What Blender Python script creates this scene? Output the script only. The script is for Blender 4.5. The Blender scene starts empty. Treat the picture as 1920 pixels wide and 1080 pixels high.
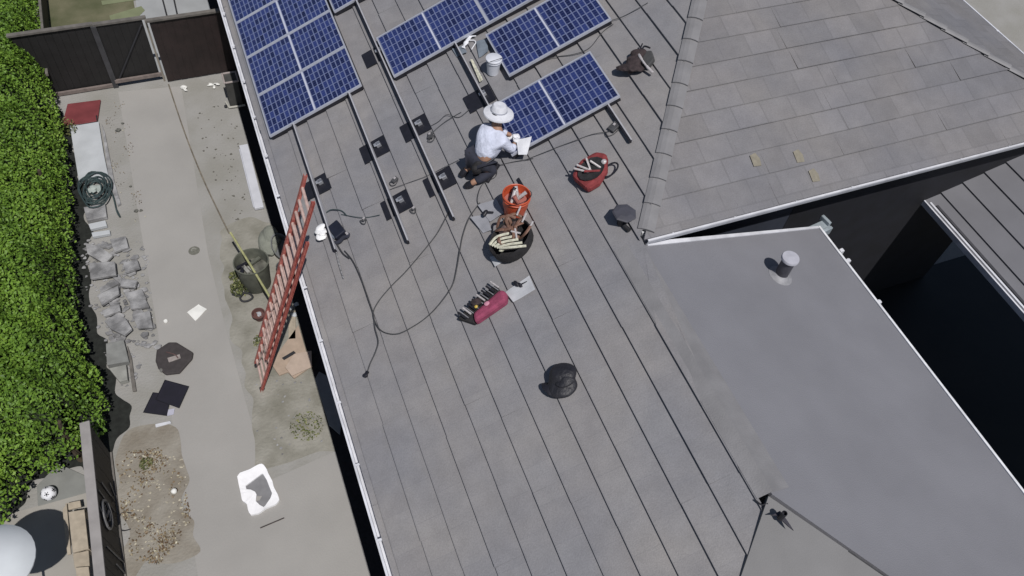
import bpy, bmesh, math, random
from mathutils import Vector, Matrix
import numpy as np
R_ = math.radians
C = bpy.context.scene.collection
sc = bpy.context.scene

# ------------------------------------------------------------------ camera
FPX = 1521.34
CAMZ = 11.8848
ROWS = ((0.92796, -0.36220, 0.08778), (0.24416, 0.76878, 0.59106), (0.28157, 0.52705, -0.80183))  # right, up, look
cam_d = bpy.data.cameras.new('camera')
cam = bpy.data.objects.new('camera', cam_d)
C.objects.link(cam)
r_, u_, f_ = [Vector(q).normalized() for q in ROWS]
cam.matrix_world = Matrix(((r_.x, u_.x, -f_.x, 0), (r_.y, u_.y, -f_.y, 0), (r_.z, u_.z, -f_.z, CAMZ), (0, 0, 0, 1)))
cam_d.sensor_width = 36
cam_d.lens = FPX / 1920 * 36
cam_d.clip_end = 2000
sc.camera = cam

# ------------------------------------------------------------------ sky, sun, exposure
SUN = Vector((.03, -.54, 1)).normalized()
w = bpy.data.worlds.new('World'); sc.world = w; w.use_nodes = True
nt = w.node_tree
bg = nt.nodes['Background']
sky = nt.nodes.new('ShaderNodeTexSky'); sky.sky_type = 'NISHITA'; sky.sun_disc = False
sky.sun_elevation = math.asin(SUN.z); sky.sun_rotation = math.atan2(SUN.x, SUN.y)
nt.links.new(sky.outputs[0], bg.inputs[0]); bg.inputs[1].default_value = 0.05
sd = bpy.data.lights.new('sun', 'SUN'); sd.energy = 3.7; sd.angle = R_(.5); sd.color = (1, .965, .92)
so = bpy.data.objects.new('sun', sd); C.objects.link(so)
so.rotation_euler = SUN.to_track_quat('Z', 'Y').to_euler(); so.location = (0, 0, 40)
sc.view_settings.view_transform = 'Standard'; sc.view_settings.look = 'None'
sc.view_settings.exposure = 0; sc.view_settings.gamma = 1

rnd = random.Random(7)

# ------------------------------------------------------------------ geometry of the place
TA = .459; AN = math.atan(TA); CA, SA = math.cos(AN), math.sin(AN)
EX, EZ = .585, 2.70
def zL(x): return EZ + TA * (x - EX)
def zW(y): return 4.47 + .33 * (y - 5.13)
TB = math.tan(R_(13.5)); XC, ZC = 4.2, zL(4.2) + .02
def zR(x): return ZC - TB * (x - XC)
CAMP = Vector((0, 0, CAMZ))
def ray(px, py):
    x, y = (px - 960) / FPX, -(py - 540) / FPX
    return r_ * x + u_ * y + f_
def at(px, py, z=0):
    v = ray(px, py); t = (z - CAMZ) / v.z
    return Vector((v.x * t, v.y * t, z))
def hitp(px, py, n, p0):
    v = ray(px, py); return CAMP + v * (n.dot(p0 - CAMP) / n.dot(v))
NL = Vector((-SA, 0, CA)); PL = Vector((EX, 0, EZ))
NR = Vector((TB, 0, 1)).normalized(); PR = Vector((XC, 0, ZC))
NW = Vector((0, -.33, 1)).normalized(); PW = Vector((0, 5.13, 4.47))
TOP = .035                                    # tiles stand this far above the roof plane, on average
def onL(px, py, off=TOP): return hitp(px, py, NL, PL + NL * off)
def frame_from(loc, ex, n, rot):
    ex = ex.normalized(); ey = n.cross(ex).normalized()
    c, s = math.cos(rot), math.sin(rot)
    a, b = ex * c + ey * s, ey * c - ex * s
    return Matrix(((a.x, b.x, n.x, loc.x), (a.y, b.y, n.y, loc.y), (a.z, b.z, n.z, loc.z), (0, 0, 0, 1)))
def LF(px, py, rot=0, off=TOP): return frame_from(onL(px, py, off), Vector((CA, 0, SA)), NL, R_(rot))
def LUV(u, v, off=TOP, rot=0):
    return frame_from(Vector((0, v, EZ - TA * EX)) + Vector((CA, 0, SA)) * u + NL * off, Vector((CA, 0, SA)), NL, R_(rot))
def LZ(px, py, rot=0, off=TOP):               # on the roof but standing plumb
    return Matrix.Translation(onL(px, py, off)) @ Matrix.Rotation(R_(rot), 4, 'Z')
def RF(px, py, rot=0): return frame_from(hitp(px, py, NR, PR), Vector((1, 0, -TB)), NR, R_(rot))
def GF(px, py, rot=0, z=0.012): return Matrix.Translation(at(px, py, z)) @ Matrix.Rotation(R_(rot), 4, 'Z')

# ------------------------------------------------------------------ materials
MATS = {}
def mat(name, col, rough=.7, var=.12, scale=3.0, metal=0, bump=0, bscale=30, var2=None, spec=.5, detail=6):
    if name in MATS: return MATS[name]
    m = bpy.data.materials.new(name); m.use_nodes = True; t = m.node_tree; p = t.nodes['Principled BSDF']
    p.inputs['Roughness'].default_value = rough; p.inputs['Metallic'].default_value = metal
    p.inputs['Specular IOR Level'].default_value = spec
    co = t.nodes.new('ShaderNodeNewGeometry')
    nz = t.nodes.new('ShaderNodeTexNoise'); nz.inputs['Scale'].default_value = scale; nz.inputs['Detail'].default_value = detail
    t.links.new(co.outputs['Position'], nz.inputs['Vector'])
    cr = t.nodes.new('ShaderNodeValToRGB'); e = cr.color_ramp.elements
    lo = tuple(c * (1 - var) for c in col); hi = var2 if var2 else tuple(min(1, c * (1 + var)) for c in col)
    e[0].position = .33; e[0].color = (*lo, 1); e[1].position = .67; e[1].color = (*hi, 1)
    t.links.new(nz.outputs['Fac'], cr.inputs['Fac']); t.links.new(cr.outputs['Color'], p.inputs['Base Color'])
    if bump:
        n2 = t.nodes.new('ShaderNodeTexNoise'); n2.inputs['Scale'].default_value = bscale; n2.inputs['Detail'].default_value = 4
        t.links.new(co.outputs['Position'], n2.inputs['Vector'])
        b = t.nodes.new('ShaderNodeBump'); b.inputs['Strength'].default_value = bump; b.inputs['Distance'].default_value = .02
        t.links.new(n2.outputs['Fac'], b.inputs['Height']); t.links.new(b.outputs['Normal'], p.inputs['Normal'])
    MATS[name] = m; return m

def tile_mat(name, c1, c2, mortar, msize, bw, rough=.55):
    m = bpy.data.materials.new(name); m.use_nodes = True; t = m.node_tree; p = t.nodes['Principled BSDF']; L = t.links.new
    p.inputs['Roughness'].default_value = rough; p.inputs['Specular IOR Level'].default_value = .35
    uv = t.nodes.new('ShaderNodeUVMap')
    br = t.nodes.new('ShaderNodeTexBrick'); br.offset = .5; br.inputs['Scale'].default_value = 1
    br.inputs['Brick Width'].default_value = bw; br.inputs['Row Height'].default_value = .344
    br.inputs['Mortar Size'].default_value = msize; br.inputs['Mortar Smooth'].default_value = .6
    br.inputs['Color1'].default_value = (*c1, 1); br.inputs['Color2'].default_value = (*c2, 1); br.inputs['Mortar'].default_value = (*mortar, 1)
    L(uv.outputs['UV'], br.inputs['Vector'])
    geo = t.nodes.new('ShaderNodeNewGeometry')
    def mixn(prev, scale, a, b, lo=.35, hi=.65, detail=5, mode='MULTIPLY'):
        nz = t.nodes.new('ShaderNodeTexNoise'); nz.inputs['Scale'].default_value = scale; nz.inputs['Detail'].default_value = detail
        L(geo.outputs['Position'], nz.inputs['Vector'])
        cr = t.nodes.new('ShaderNodeValToRGB'); e = cr.color_ramp.elements
        e[0].position = lo; e[0].color = (*a, 1); e[1].position = hi; e[1].color = (*b, 1); L(nz.outputs['Fac'], cr.inputs['Fac'])
        mx = t.nodes.new('ShaderNodeMix'); mx.data_type = 'RGBA'; mx.blend_type = mode; mx.inputs['Factor'].default_value = 1
        L(prev, mx.inputs['A']); L(cr.outputs['Color'], mx.inputs['B']); return mx.outputs['Result']
    o = mixn(br.outputs['Color'], .7, (.90, .91, .95), (1.06, 1.03, 1.0))
    o = mixn(o, 2.2, (.96, .96, .965), (1.035, 1.035, 1.03))
    o = mixn(o, 5, (.95, .95, .95), (1.05, 1.05, 1.05))
    o = mixn(o, 60, (.93, .93, .93), (1.07, 1.07, 1.07))
    L(o, p.inputs['Base Color'])
    n2 = t.nodes.new('ShaderNodeTexNoise'); n2.inputs['Scale'].default_value = 80; L(geo.outputs['Position'], n2.inputs['Vector'])
    b = t.nodes.new('ShaderNodeBump'); b.inputs['Strength'].default_value = .25; b.inputs['Distance'].default_value = .01
    L(n2.outputs['Fac'], b.inputs['Height']); L(b.outputs['Normal'], p.inputs['Normal'])
    return m

M_tileL = tile_mat('roof_tile_west', (.222, .218, .226), (.238, .234, .240), (.205, .203, .213), .004, .45)
M_tileW = tile_mat('roof_tile_south', (.172, .168, .174), (.196, .192, .202), (.162, .159, .166), .016, .45)
M_cap = mat('ridge_cap_tile', (.196, .193, .202), .6, .1, 4, bump=.2, bscale=60)
M_memb = mat('rolled_roofing', (.182, .183, .204), .75, .06, 1.3, bump=.25, bscale=90, detail=8)
M_memb2 = mat('rolled_roofing_front', (.168, .166, .170), .75, .10, 1.5, bump=.25, bscale=90)
M_white = mat('white_paint', (.68, .69, .72), .4, .12, 9)
M_gutter = mat('gutter_paint', (.60, .61, .66), .45, .14, 5)
M_alu = mat('aluminium', (.55, .56, .60), .35, .08, 8, metal=.6)
M_black = mat('black_metal_and_shade', (.012, .012, .018), .5, .2, 10)
M_dark = mat('dark_rubber', (.02, .02, .024), .7, .2, 20)
M_wallslate = mat('slate_wall', (.026, .032, .050), .8, .15, 3)
M_walltan = mat('tan_stucco', (.30, .26, .21), .9, .1, 5, bump=.2)
M_fence = mat('dark_stained_wood', (.013, .0125, .013), .65, .2, 4)
M_fence_r = mat('dark_red_stained_wood', (.021, .0135, .013), .65, .25, 4)
M_rail = mat('weathered_rail', (.13, .12, .11), .8, .2, 8)
M_conc = mat('driveway_concrete', (.300, .291, .280), .85, .06, .9, bump=.15, bscale=40, detail=8)
M_ground = mat('grey_dirt', (.272, .265, .244), .95, .10, 1.6, var2=(.292, .286, .276), bump=.5, bscale=25, detail=9)
M_soil = mat('olive_soil', (.222, .214, .180), .95, .16, 2.6, var2=(.286, .276, .246), bump=.7, bscale=22, detail=9)
M_litter = mat('leafy_dirt', (.222, .196, .160), .95, .14, 2.4, var2=(.280, .262, .230), bump=.7, bscale=22, detail=9)
M_court = mat('court_black', (.0055, .0065, .0085), .6, .4, .9, var2=(.011, .011, .012))  # near-black tone over the whole courtyard ground
M_lawn = mat('patchy_lawn', (.072, .085, .035), .95, .2, 1.2, var2=(.16, .15, .095), bump=.4, detail=8)
M_pave = mat('pale_paving', (.30, .31, .32), .85, .08, 2)
M_pave2 = mat('tan_paving', (.30, .285, .26), .85, .08, 2)
M_glove = mat('white_cloth', (.70, .71, .75), .9, .06, 12)
M_shirt = mat('pale_blue_shirt', (.54, .57, .69), .9, .14, 9, bump=1.0, bscale=16)
M_jeans = mat('dark_jeans', (.022, .024, .038), .9, .25, 10)
M_skin = mat('skin', (.32, .18, .12), .6, .06, 10)
M_hat = mat('straw_hat', (.60, .61, .66), .85, .06, 30)
M_band = mat('hat_band', (.30, .31, .36), .85, .1, 30)
M_orange = mat('orange_plastic', (.50, .085, .035), .45, .08, 6)
M_orange_in = mat('faded_orange_plastic', (.33, .12, .10), .6, .12, 6)
M_redbag = mat('red_canvas', (.20, .032, .035), .85, .25, 12, bump=.4)
M_magenta = mat('magenta_canvas', (.25, .045, .095), .85, .2, 14, bump=.4)
M_brownbag = mat('brown_black_canvas', (.035, .024, .026), .85, .45, 20, bump=.4)
M_blackbag = mat('black_canvas', (.016, .015, .017), .8, .3, 16, bump=.4)
M_leather = mat('brown_leather', (.16, .085, .06), .6, .3, 20)
M_steel = mat('tool_steel', (.62, .58, .58), .35, .2, 30, metal=.4)
M_cream = mat('cream_tool', (.55, .54, .44), .6, .25, 30)
M_yel = mat('yellow_plastic', (.55, .40, .08), .5, .1, 10)
M_paper = mat('paper', (.72, .72, .70), .8, .04, 10)
M_greypad = mat('grey_pad', (.30, .305, .33), .85, .1, 10)
M_bluepad = mat('blue_grey_mat', (.16, .19, .23), .85, .15, 10)
M_bucketw = mat('white_plastic', (.60, .62, .68), .45, .05, 8)
M_cable = mat('cable_rubber', (.045, .046, .05), .6, .2, 20)
M_ladder = mat('red_fibreglass', (.36, .075, .065), .5, .2, 14, var2=(.50, .17, .14))
M_rung = mat('ladder_rung', (.55, .40, .36), .45, .2, 16, metal=.2)
M_card = mat('cardboard', (.36, .28, .22), .9, .1, 8)
M_greybin = mat('grey_green_bin', (.10, .105, .085), .7, .2, 9)
M_stone = mat('broken_concrete', (.19, .19, .198), .9, .3, 5, var2=(.35, .35, .36), bump=.5)
M_slab = mat('white_slab', (.42, .44, .465), .8, .08, 3)
M_hose = mat('green_hose', (.035, .055, .058), .55, .25, 20)
M_wood = mat('pale_timber', (.36, .31, .245), .85, .15, 9)
M_red = mat('red_plastic', (.17, .04, .045), .5, .15, 5)
M_ylw = mat('yellowed_pole', (.34, .34, .17), .6, .2, 12)
M_rope = mat('worn_rope', (.16, .14, .11), .9, .35, 9)
M_bark = mat('bark', (.06, .045, .03), .95, .2, 12)
M_darkcloth = mat('charcoal_cloth', (.045, .04, .042), .95, .2, 10, bump=.5, bscale=18)

def leaf_mat(name, stops):
    m = bpy.data.materials.new(name); m.use_nodes = True; t = m.node_tree; p = t.nodes['Principled BSDF']
    at_ = t.nodes.new('ShaderNodeAttribute'); at_.attribute_name = 'leafv'
    cr = t.nodes.new('ShaderNodeValToRGB'); e = cr.color_ramp.elements
    while len(e) < len(stops): e.new(.5)
    for i, (ps, c) in enumerate(stops): e[i].position = ps; e[i].color = (*c, 1)
    t.links.new(at_.outputs['Fac'], cr.inputs['Fac']); t.links.new(cr.outputs['Color'], p.inputs['Base Color'])
    p.inputs['Roughness'].default_value = .55; p.inputs['Specular IOR Level'].default_value = .3
    return m
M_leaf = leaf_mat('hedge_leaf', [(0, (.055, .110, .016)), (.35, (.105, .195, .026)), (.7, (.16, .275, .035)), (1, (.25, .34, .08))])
M_weed = leaf_mat('weed_leaf', [(0, (.04, .05, .02)), (.5, (.10, .12, .04)), (1, (.22, .22, .09))])
M_litleaf = leaf_mat('dead_leaf', [(0, (.10, .06, .035)), (.4, (.20, .15, .09)), (.8, (.30, .26, .18)), (1, (.5, .48, .38))])

def cell_mat():
    m = bpy.data.materials.new('photovoltaic_cells'); m.use_nodes = True; t = m.node_tree; p = t.nodes['Principled BSDF']; L = t.links.new
    uv = t.nodes.new('ShaderNodeUVMap'); sp = t.nodes.new('ShaderNodeSeparateXYZ'); L(uv.outputs['UV'], sp.inputs[0])
    def m_(op, a, b=None, c=None):
        n = t.nodes.new('ShaderNodeMath'); n.operation = op
        for i, q in enumerate((a, b, c)):
            if q is None: continue
            if isinstance(q, (int, float)): n.inputs[i].default_value = q
            else: L(q, n.inputs[i])
        return n.outputs[0]
    def line(c, wd):
        fr = m_('FRACT', c); d = m_('ABSOLUTE', m_('SUBTRACT', fr, .5)); return m_('GREATER_THAN', d, .5 - wd)
    gx = line(sp.outputs['X'], .11); gy = line(sp.outputs['Y'], .055)
    g = m_('MAXIMUM', gx, gy)
    bus = line(m_('MULTIPLY', sp.outputs['Y'], 3), .07)
    fl = t.nodes.new('ShaderNodeVectorMath'); fl.operation = 'FLOOR'; L(uv.outputs['UV'], fl.inputs[0])
    wn = t.nodes.new('ShaderNodeTexWhiteNoise'); wn.noise_dimensions = '3D'; 
    geo = t.nodes.new('ShaderNodeObjectInfo')
    ad = t.nodes.new('ShaderNodeVectorMath'); ad.operation = 'ADD'; L(fl.outputs[0], ad.inputs[0]); L(geo.outputs['Location'], ad.inputs[1]); L(ad.outputs[0], wn.inputs['Vector'])
    cr = t.nodes.new('ShaderNodeValToRGB'); e = cr.color_ramp.elements
    e[0].color = (.008, .012, .05, 1); e[1].color = (.026, .040, .15, 1); L(wn.outputs['Value'], cr.inputs['Fac'])
    mx = t.nodes.new('ShaderNodeMix'); mx.data_type = 'RGBA'; L(m_('MULTIPLY', bus, .4), mx.inputs['Factor']); L(cr.outputs['Color'], mx.inputs['A']); mx.inputs['B'].default_value = (.09, .11, .23, 1)
    m2 = t.nodes.new('ShaderNodeMix'); m2.data_type = 'RGBA'; L(g, m2.inputs['Factor']); L(mx.outputs['Result'], m2.inputs['A']); m2.inputs['B'].default_value = (.14, .165, .29, 1)
    L(m2.outputs['Result'], p.inputs['Base Color'])
    p.inputs['Roughness'].default_value = .22
    return m
M_cell = cell_mat()

# ------------------------------------------------------------------ mesh helpers
class MB:
    def __init__(s): s.v = []; s.f = []; s.uv = []; s.mi = []
    def add(s, vs, fs, M=None, uvs=None, mi=0):
        b = len(s.v)
        s.v += [tuple((M @ Vector(q)) if M else q) for q in vs]
        for i, f in enumerate(fs):
            s.f.append([b + k for k in f]); s.uv.append(uvs[i] if uvs else None); s.mi.append(mi)
        return s
    def box(s, c, d, M=None, mi=0, rz=0):
        x, y, z = (q / 2 for q in d)
        cr, sr = math.cos(rz), math.sin(rz)
        vs = []
        for k in (-1, 1):
            for a, b in ((-1, -1), (1, -1), (1, 1), (-1, 1)):
                X, Y = a * x, b * y
                vs.append((c[0] + X * cr - Y * sr, c[1] + X * sr + Y * cr, c[2] + k * z))
        return s.add(vs, [(3, 2, 1, 0), (4, 5, 6, 7), (0, 1, 5, 4), (1, 2, 6, 5), (2, 3, 7, 6), (3, 0, 4, 7)], M, mi=mi)
    def prism(s, pts, z0, z1, M=None, mi=0):
        n = len(pts)
        vs = [(p[0], p[1], z0) for p in pts] + [(p[0], p[1], z1) for p in pts]
        fs = [tuple(range(n - 1, -1, -1)), tuple(range(n, 2 * n))] + [(i, (i + 1) % n, n + (i + 1) % n, n + i) for i in range(n)]
        return s.add(vs, fs, M, mi=mi)
    def slab(s, pts, n, t0, t1, mi=0):
        k = len(pts); vs = [Vector(p) + n * t0 for p in pts] + [Vector(p) + n * t1 for p in pts]
        fs = [tuple(range(k - 1, -1, -1)), tuple(range(k, 2 * k))] + [(i, (i + 1) % k, k + (i + 1) % k, k + i) for i in range(k)]
        return s.add([tuple(q) for q in vs], fs, mi=mi)
    def lathe(s, prof, n=24, M=None, cap=True, mi=0, sx=1, sy=1):
        vs = []; fs = []
        for r, z in prof:
            for i in range(n):
                a = 2 * math.pi * i / n; vs.append((r * math.cos(a) * sx, r * math.sin(a) * sy, z))
        for j in range(len(prof) - 1):
            for i in range(n):
                k = (i + 1) % n; fs.append((j * n + i, j * n + k, (j + 1) * n + k, (j + 1) * n + i))
        if cap:
            fs.append(tuple(range(n - 1, -1, -1))); m = (len(prof) - 1) * n; fs.append(tuple(range(m, m + n)))
        return s.add(vs, fs, M, mi=mi)
    def tube(s, pts, r, n=8, M=None, mi=0, close=False, flat=1.0):
        P = [Vector(p) for p in pts]; vs = []; fs = []; K = len(P)
        rr = r if isinstance(r, (list, tuple)) else [r] * K
        up = Vector((0, 0, 1))
        for i, p in enumerate(P):
            if close: t = P[(i + 1) % K] - P[i - 1]
            else: t = P[min(i + 1, K - 1)] - P[max(i - 1, 0)]
            t.normalize()
            a = t.cross(up)
            if a.length < .05: a = t.cross(Vector((1, 0, 0)))
            a.normalize(); b = a.cross(t)
            for j in range(n):
                q = 2 * math.pi * j / n; vs.append(tuple(p + a * math.cos(q) * rr[i] + b * math.sin(q) * rr[i] * flat))
        for i in range(K if close else K - 1):
            for j in range(n):
                k = (j + 1) % n; i2 = (i + 1) % K; fs.append((i * n + j, i * n + k, i2 * n + k, i2 * n + j))
        if not close: fs.append(tuple(range(n - 1, -1, -1))); m = (K - 1) * n; fs.append(tuple(range(m, m + n)))
        return s.add(vs, fs, M, mi=mi)
    def build(s, name, m, parent=None, smooth=False, bevel=0, local=None, **tags):
        me = bpy.data.meshes.new(name); me.from_pydata(s.v, [], s.f); me.validate()
        for q in (m if isinstance(m, (list, tuple)) else [m]): me.materials.append(q)
        if any(s.uv):
            ul = me.uv_layers.new(name='UVMap')
            for p in me.polygons:
                u = s.uv[p.index]
                if u:
                    for k, li in enumerate(p.loop_indices): ul.data[li].uv = u[k]
        for p in me.polygons:
            p.material_index = s.mi[p.index]; p.use_smooth = smooth
        bm = bmesh.new(); bm.from_mesh(me)
        if not any(s.uv): bmesh.ops.recalc_face_normals(bm, faces=bm.faces)
        bm.to_mesh(me); bm.free()
        o = bpy.data.objects.new(name, me); C.objects.link(o)
        if parent: o.parent = parent
        if bevel:
            b = o.modifiers.new('bevel', 'BEVEL'); b.width = bevel; b.segments = 2; b.limit_method = 'ANGLE'
        if smooth and not bevel:
            for p in me.polygons: p.use_smooth = True
            try: me.set_sharp_from_angle(angle=R_(40))
            except Exception: pass
        tag(o, **tags); return o
def tag(o, label=None, cat=None, group=None, kind=None):
    if label: o['label'] = label
    if cat: o['category'] = cat
    if group: o['group'] = group
    if kind: o['kind'] = kind
    return o
def thing(name, label, cat, M=None, group=None):
    o = bpy.data.objects.new(name, None); C.objects.link(o); o.empty_display_size = .1
    if M is not None: o.matrix_world = M
    return tag(o, label, cat, group)
def copy_tree(o, parent=None):
    c = o.copy(); C.objects.link(c)
    if parent: c.parent = parent
    for ch in [q for q in o.children if q is not c]: copy_tree(ch, c)
    return c
def smooth_path(P, k=6):
    P = [Vector(p) for p in P]; out = []
    for i in range(len(P) - 1):
        p0, p1, p2, p3 = P[max(i - 1, 0)], P[i], P[i + 1], P[min(i + 2, len(P) - 1)]
        for j in range(k):
            t = j / k; out.append(.5 * ((2 * p1) + (p2 - p0) * t + (2 * p0 - 5 * p1 + 4 * p2 - p3) * t * t + (3 * p1 - p0 - 3 * p2 + p3) * t ** 3))
    out.append(P[-1]); return out
def blob(mb, c, d, seed, n=3, amp=.15, M=None, mi=0):
    """a lumpy closed shape"""
    bm = bmesh.new(); bmesh.ops.create_icosphere(bm, subdivisions=n, radius=1)
    q = random.Random(seed); ph = [(q.uniform(1.5, 4), q.uniform(1.5, 4), q.uniform(1.5, 4), q.uniform(0, 6)) for _ in range(5)]
    vs = []
    for v in bm.verts:
        p = v.co; k = 1 + amp * sum(math.sin(a * p.x + b * p.y + e * p.z + f) for a, b, e, f in ph) / 2.2
        vs.append((c[0] + p.x * d[0] * k, c[1] + p.y * d[1] * k, c[2] + p.z * d[2] * k))
    fs = [tuple(v.index for v in f.verts) for f in bm.faces]; bm.free()
    return mb.add(vs, fs, M, mi=mi)

# ================================================================== THE SETTING
def ragged(pts, step=.12, amp=.05, seed=1):
    q = random.Random(seed); out = []; n = len(pts)
    for i in range(n):
        a, b = Vector(pts[i][:2]), Vector(pts[(i + 1) % n][:2]); L_ = (b - a).length; k = max(1, int(L_ / step)); nn = Vector((-(b - a).y, (b - a).x)).normalized()
        for j in range(k): out.append(tuple(a.lerp(b, j / k) + nn * q.uniform(-amp, amp)))
    return [tuple(p) for p in smooth_path2(out, 4)]
def smooth_path2(P, k):
    P = [Vector(p) for p in P]; n = len(P); out = []
    for i in range(n):
        p0, p1, p2, p3 = P[i - 1], P[i], P[(i + 1) % n], P[(i + 2) % n]
        for j in range(k):
            t = j / k; out.append(.5 * ((2 * p1) + (p2 - p0) * t + (2 * p0 - 5 * p1 + 4 * p2 - p3) * t * t + (3 * p1 - p0 - 3 * p2 + p3) * t ** 3))
    return out
def sheet(name, pts, m, z, kind='structure', sub=0):
    mb = MB(); mb.add([(p[0], p[1], z) for p in pts], [tuple(range(len(pts)))])
    o = mb.build(name, m, kind=kind); 
    if o.data.polygons[0].normal.z < 0: o.data.flip_normals()
    return o
sheet('ground', [(-150, -150), (150, -150), (150, 150), (-150, 150)], M_ground, 0)
sheet('driveway', [(-1.87, -6), (.5, -6), (.5, 5.72), (-.72, 5.55), (-.72, 6.3), (-.80, 8.6), (-.82, 10.2), (-.62, 14.9), (-1.86, 15.05)], M_conc, .004)
sheet('soil_bed', ragged([at(*q)[:2] for q in ((412, 430), (470, 410), (530, 420), (575, 560), (632, 846), (475, 885), (472, 800), (462, 700), (430, 600))], .22, .07), M_soil, .008)
sheet('soil_bed', ragged([at(*q)[:2] for q in ((212, 850), (240, 815), (290, 800), (335, 800), (346, 880), (356, 980), (372, 1030), (330, 1066), (270, 1050), (240, 1090))], .20, .09), M_litter, .008)
sheet('hedge_shade_sheet', ragged([at(*q)[:2] for q in ((100, 200), (136, 240), (152, 330), (165, 400), (170, 450), (172, 560), (196, 640), (212, 720), (243, 762), (236, 800), (206, 846), (196, 900), (150, 870), (70, 905), (0, 1000), (-200, 1000), (-200, 200))], .16, .07), mat('hedge_shade_black', (.012, .014, .012), .95, .4, 12), .014)  # black sheet painting the hedge's shadow onto the ground beside it
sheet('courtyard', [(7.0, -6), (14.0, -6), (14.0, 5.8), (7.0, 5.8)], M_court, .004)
sheet('lawn', [(-2.95, 15.35), (-1.25, 15.35), (-1.15, 24), (-3.2, 24)], M_lawn, .004)
sheet('paving', [(-1.2, 15.35), (1.0, 15.35), (1.0, 26), (-1.1, 26)], M_pave, .005)
sheet('neighbour_paving', [(-9, -6), (-3.05, -6), (-3.05, 6.25), (-9, 6.25)], M_pave2, .005)

# ================================================================== THE HOUSE
house = thing('house', 'house with grey tile roofs and white gutters that the worker kneels on', 'house', Matrix.Translation((6, 8, 0)))
HI = Matrix.Translation((-6, -8, 0))
def hpart(mb, name, m, **k):
    o = mb.build(name, m, house, **k); o.matrix_parent_inverse = HI; return o
BK = []
def course_strip(mb, P, n, up, lo_pts, hi_pts, butt, uvlo, uvhi, seg=None):
    """one course: lower edge raised by butt, upper edge tucked under the next"""
    l0, l1 = [Vector(q) for q in lo_pts]; h0, h1 = [Vector(q) for q in hi_pts]
    a, b, c, d = l0 + n * butt, l1 + n * butt, h1 + n * .006, h0 + n * .006
    e, f = l0 - n * .02, l1 - n * .02
    mb.add([tuple(q) for q in (a, b, c, d)], [(0, 1, 2, 3)], uvs=[[uvlo[0], uvlo[1], uvhi[1], uvhi[0]]])
    mb.add([tuple(q) for q in (e, f, b, a)], [(0, 1, 2, 3)], uvs=[[uvlo[0], uvlo[1], uvlo[1], uvlo[0]]])
# west slope: courses run along Y
U0 = .68; DU = .344
XH0, YH0 = 4.45, 5.13            # foot of the hip between west and south slopes
XRI, YRI = 7.69, 9.63            # where the hips meet the ridge
def west_v(x):
    lo = 1.75 + (x - XC + .05) * .985 - .015 if x < XC else (YH0 + 1.39 * (x - XH0) if x > XH0 else YH0 - .05)
    return lo, 24.0
roofW = MB()
k = -1; rq = random.Random(3)
while True:
    u0 = U0 + DU * k; u1 = u0 + DU + .03
    if k == -1: u0 = .60
    x0, x1 = u0 * CA, u1 * CA
    if x0 > XRI: break
    x1 = min(x1, XRI)
    segs = []
    if x0 > XC - .12 and x0 < XC + .3: x0_, = (x0,)
    a0, b0 = west_v(x0); a1, b1 = west_v(x1)
    # split along Y into runs of slightly different set, so that the butts wander like real tiles
    ys = [a0]; y = math.floor(a0) + 1 + .3 * rq.random()
    while y < b0 - 1: ys.append(y); y += rq.uniform(.8, 2.2)
    ys.append(b0)
    for i in range(len(ys) - 1):
        p0, p1 = ys[i], ys[i + 1]
        q0 = a1 if i == 0 else p0; q0 = min(max(q0, a1), p1) if a1 < p1 else p1
        q1 = p1
        if a1 > p1: q0 = q1 = min(a1, b1); 
        if i > 0 and p0 < a1: q0 = min(a1, b1) 
        bt = .044 + rq.uniform(-.005, .005)
        X0, X1 = x0 + rq.uniform(-.004, .004), x1
        course_strip(roofW, None, NL, None, [(X0, p0, zL(X0)), (X0, p1, zL(X0))][::-1], [(X1, q0, zL(X1)), (X1, q1, zL(X1))][::-1], bt,
                     [(p1, u0), (p0, u0)], [(q1, u1), (q0, u1)])
    k += 1
hpart(roofW, 'west_roof_slope', M_tileL)
# south slope above the courtyard: courses run along X
roofS = MB(); k = 0; CW = math.cos(math.atan(.33))
def south_x(y): return XH0 + (y - YH0) / 1.39, 12.0 - (y - YH0) / 1.04
while True:
    s0 = k * DU + (.04 if k else 0) - (.0 if k else .06); s1 = (k + 1) * DU + .04 + .02
    y0, y1 = YH0 + s0 * CW, YH0 + s1 * CW
    if y0 > YRI: break
    y1 = min(y1, YRI)
    a0, b0 = south_x(y0); a1, b1 = south_x(y1)
    xs = [a0]; x = a0 + rq.uniform(.3, .7)
    while x < b0 - .6: xs.append(x); x += rq.uniform(.45, 1.4)
    xs.append(b0)
    for i in range(len(xs) - 1):
        p0, p1 = xs[i], xs[i + 1]; q0, q1 = max(p0, a1), min(p1, b1)
        if i == 0: q0 = a1
        if i == len(xs) - 2: q1 = b1
        q0 = min(q0, b1); q1 = max(q1, a1)
        if q1 < q0: q0 = q1
        Y0 = y0
        course_strip(roofS, None, NW, None, [(p0, Y0, zW(Y0)), (p1, Y0, zW(Y0))], [(q0, y1, zW(y1)), (q1, y1, zW(y1))], .020 + rq.uniform(-.007, .007),
                     [(p0, s0 - .04), (p1, s0 - .04)], [(q0, s1 - .04), (q1, s1 - .04)])
    k += 1
hpart(roofS, 'south_roof_slope', M_tileW)
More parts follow.
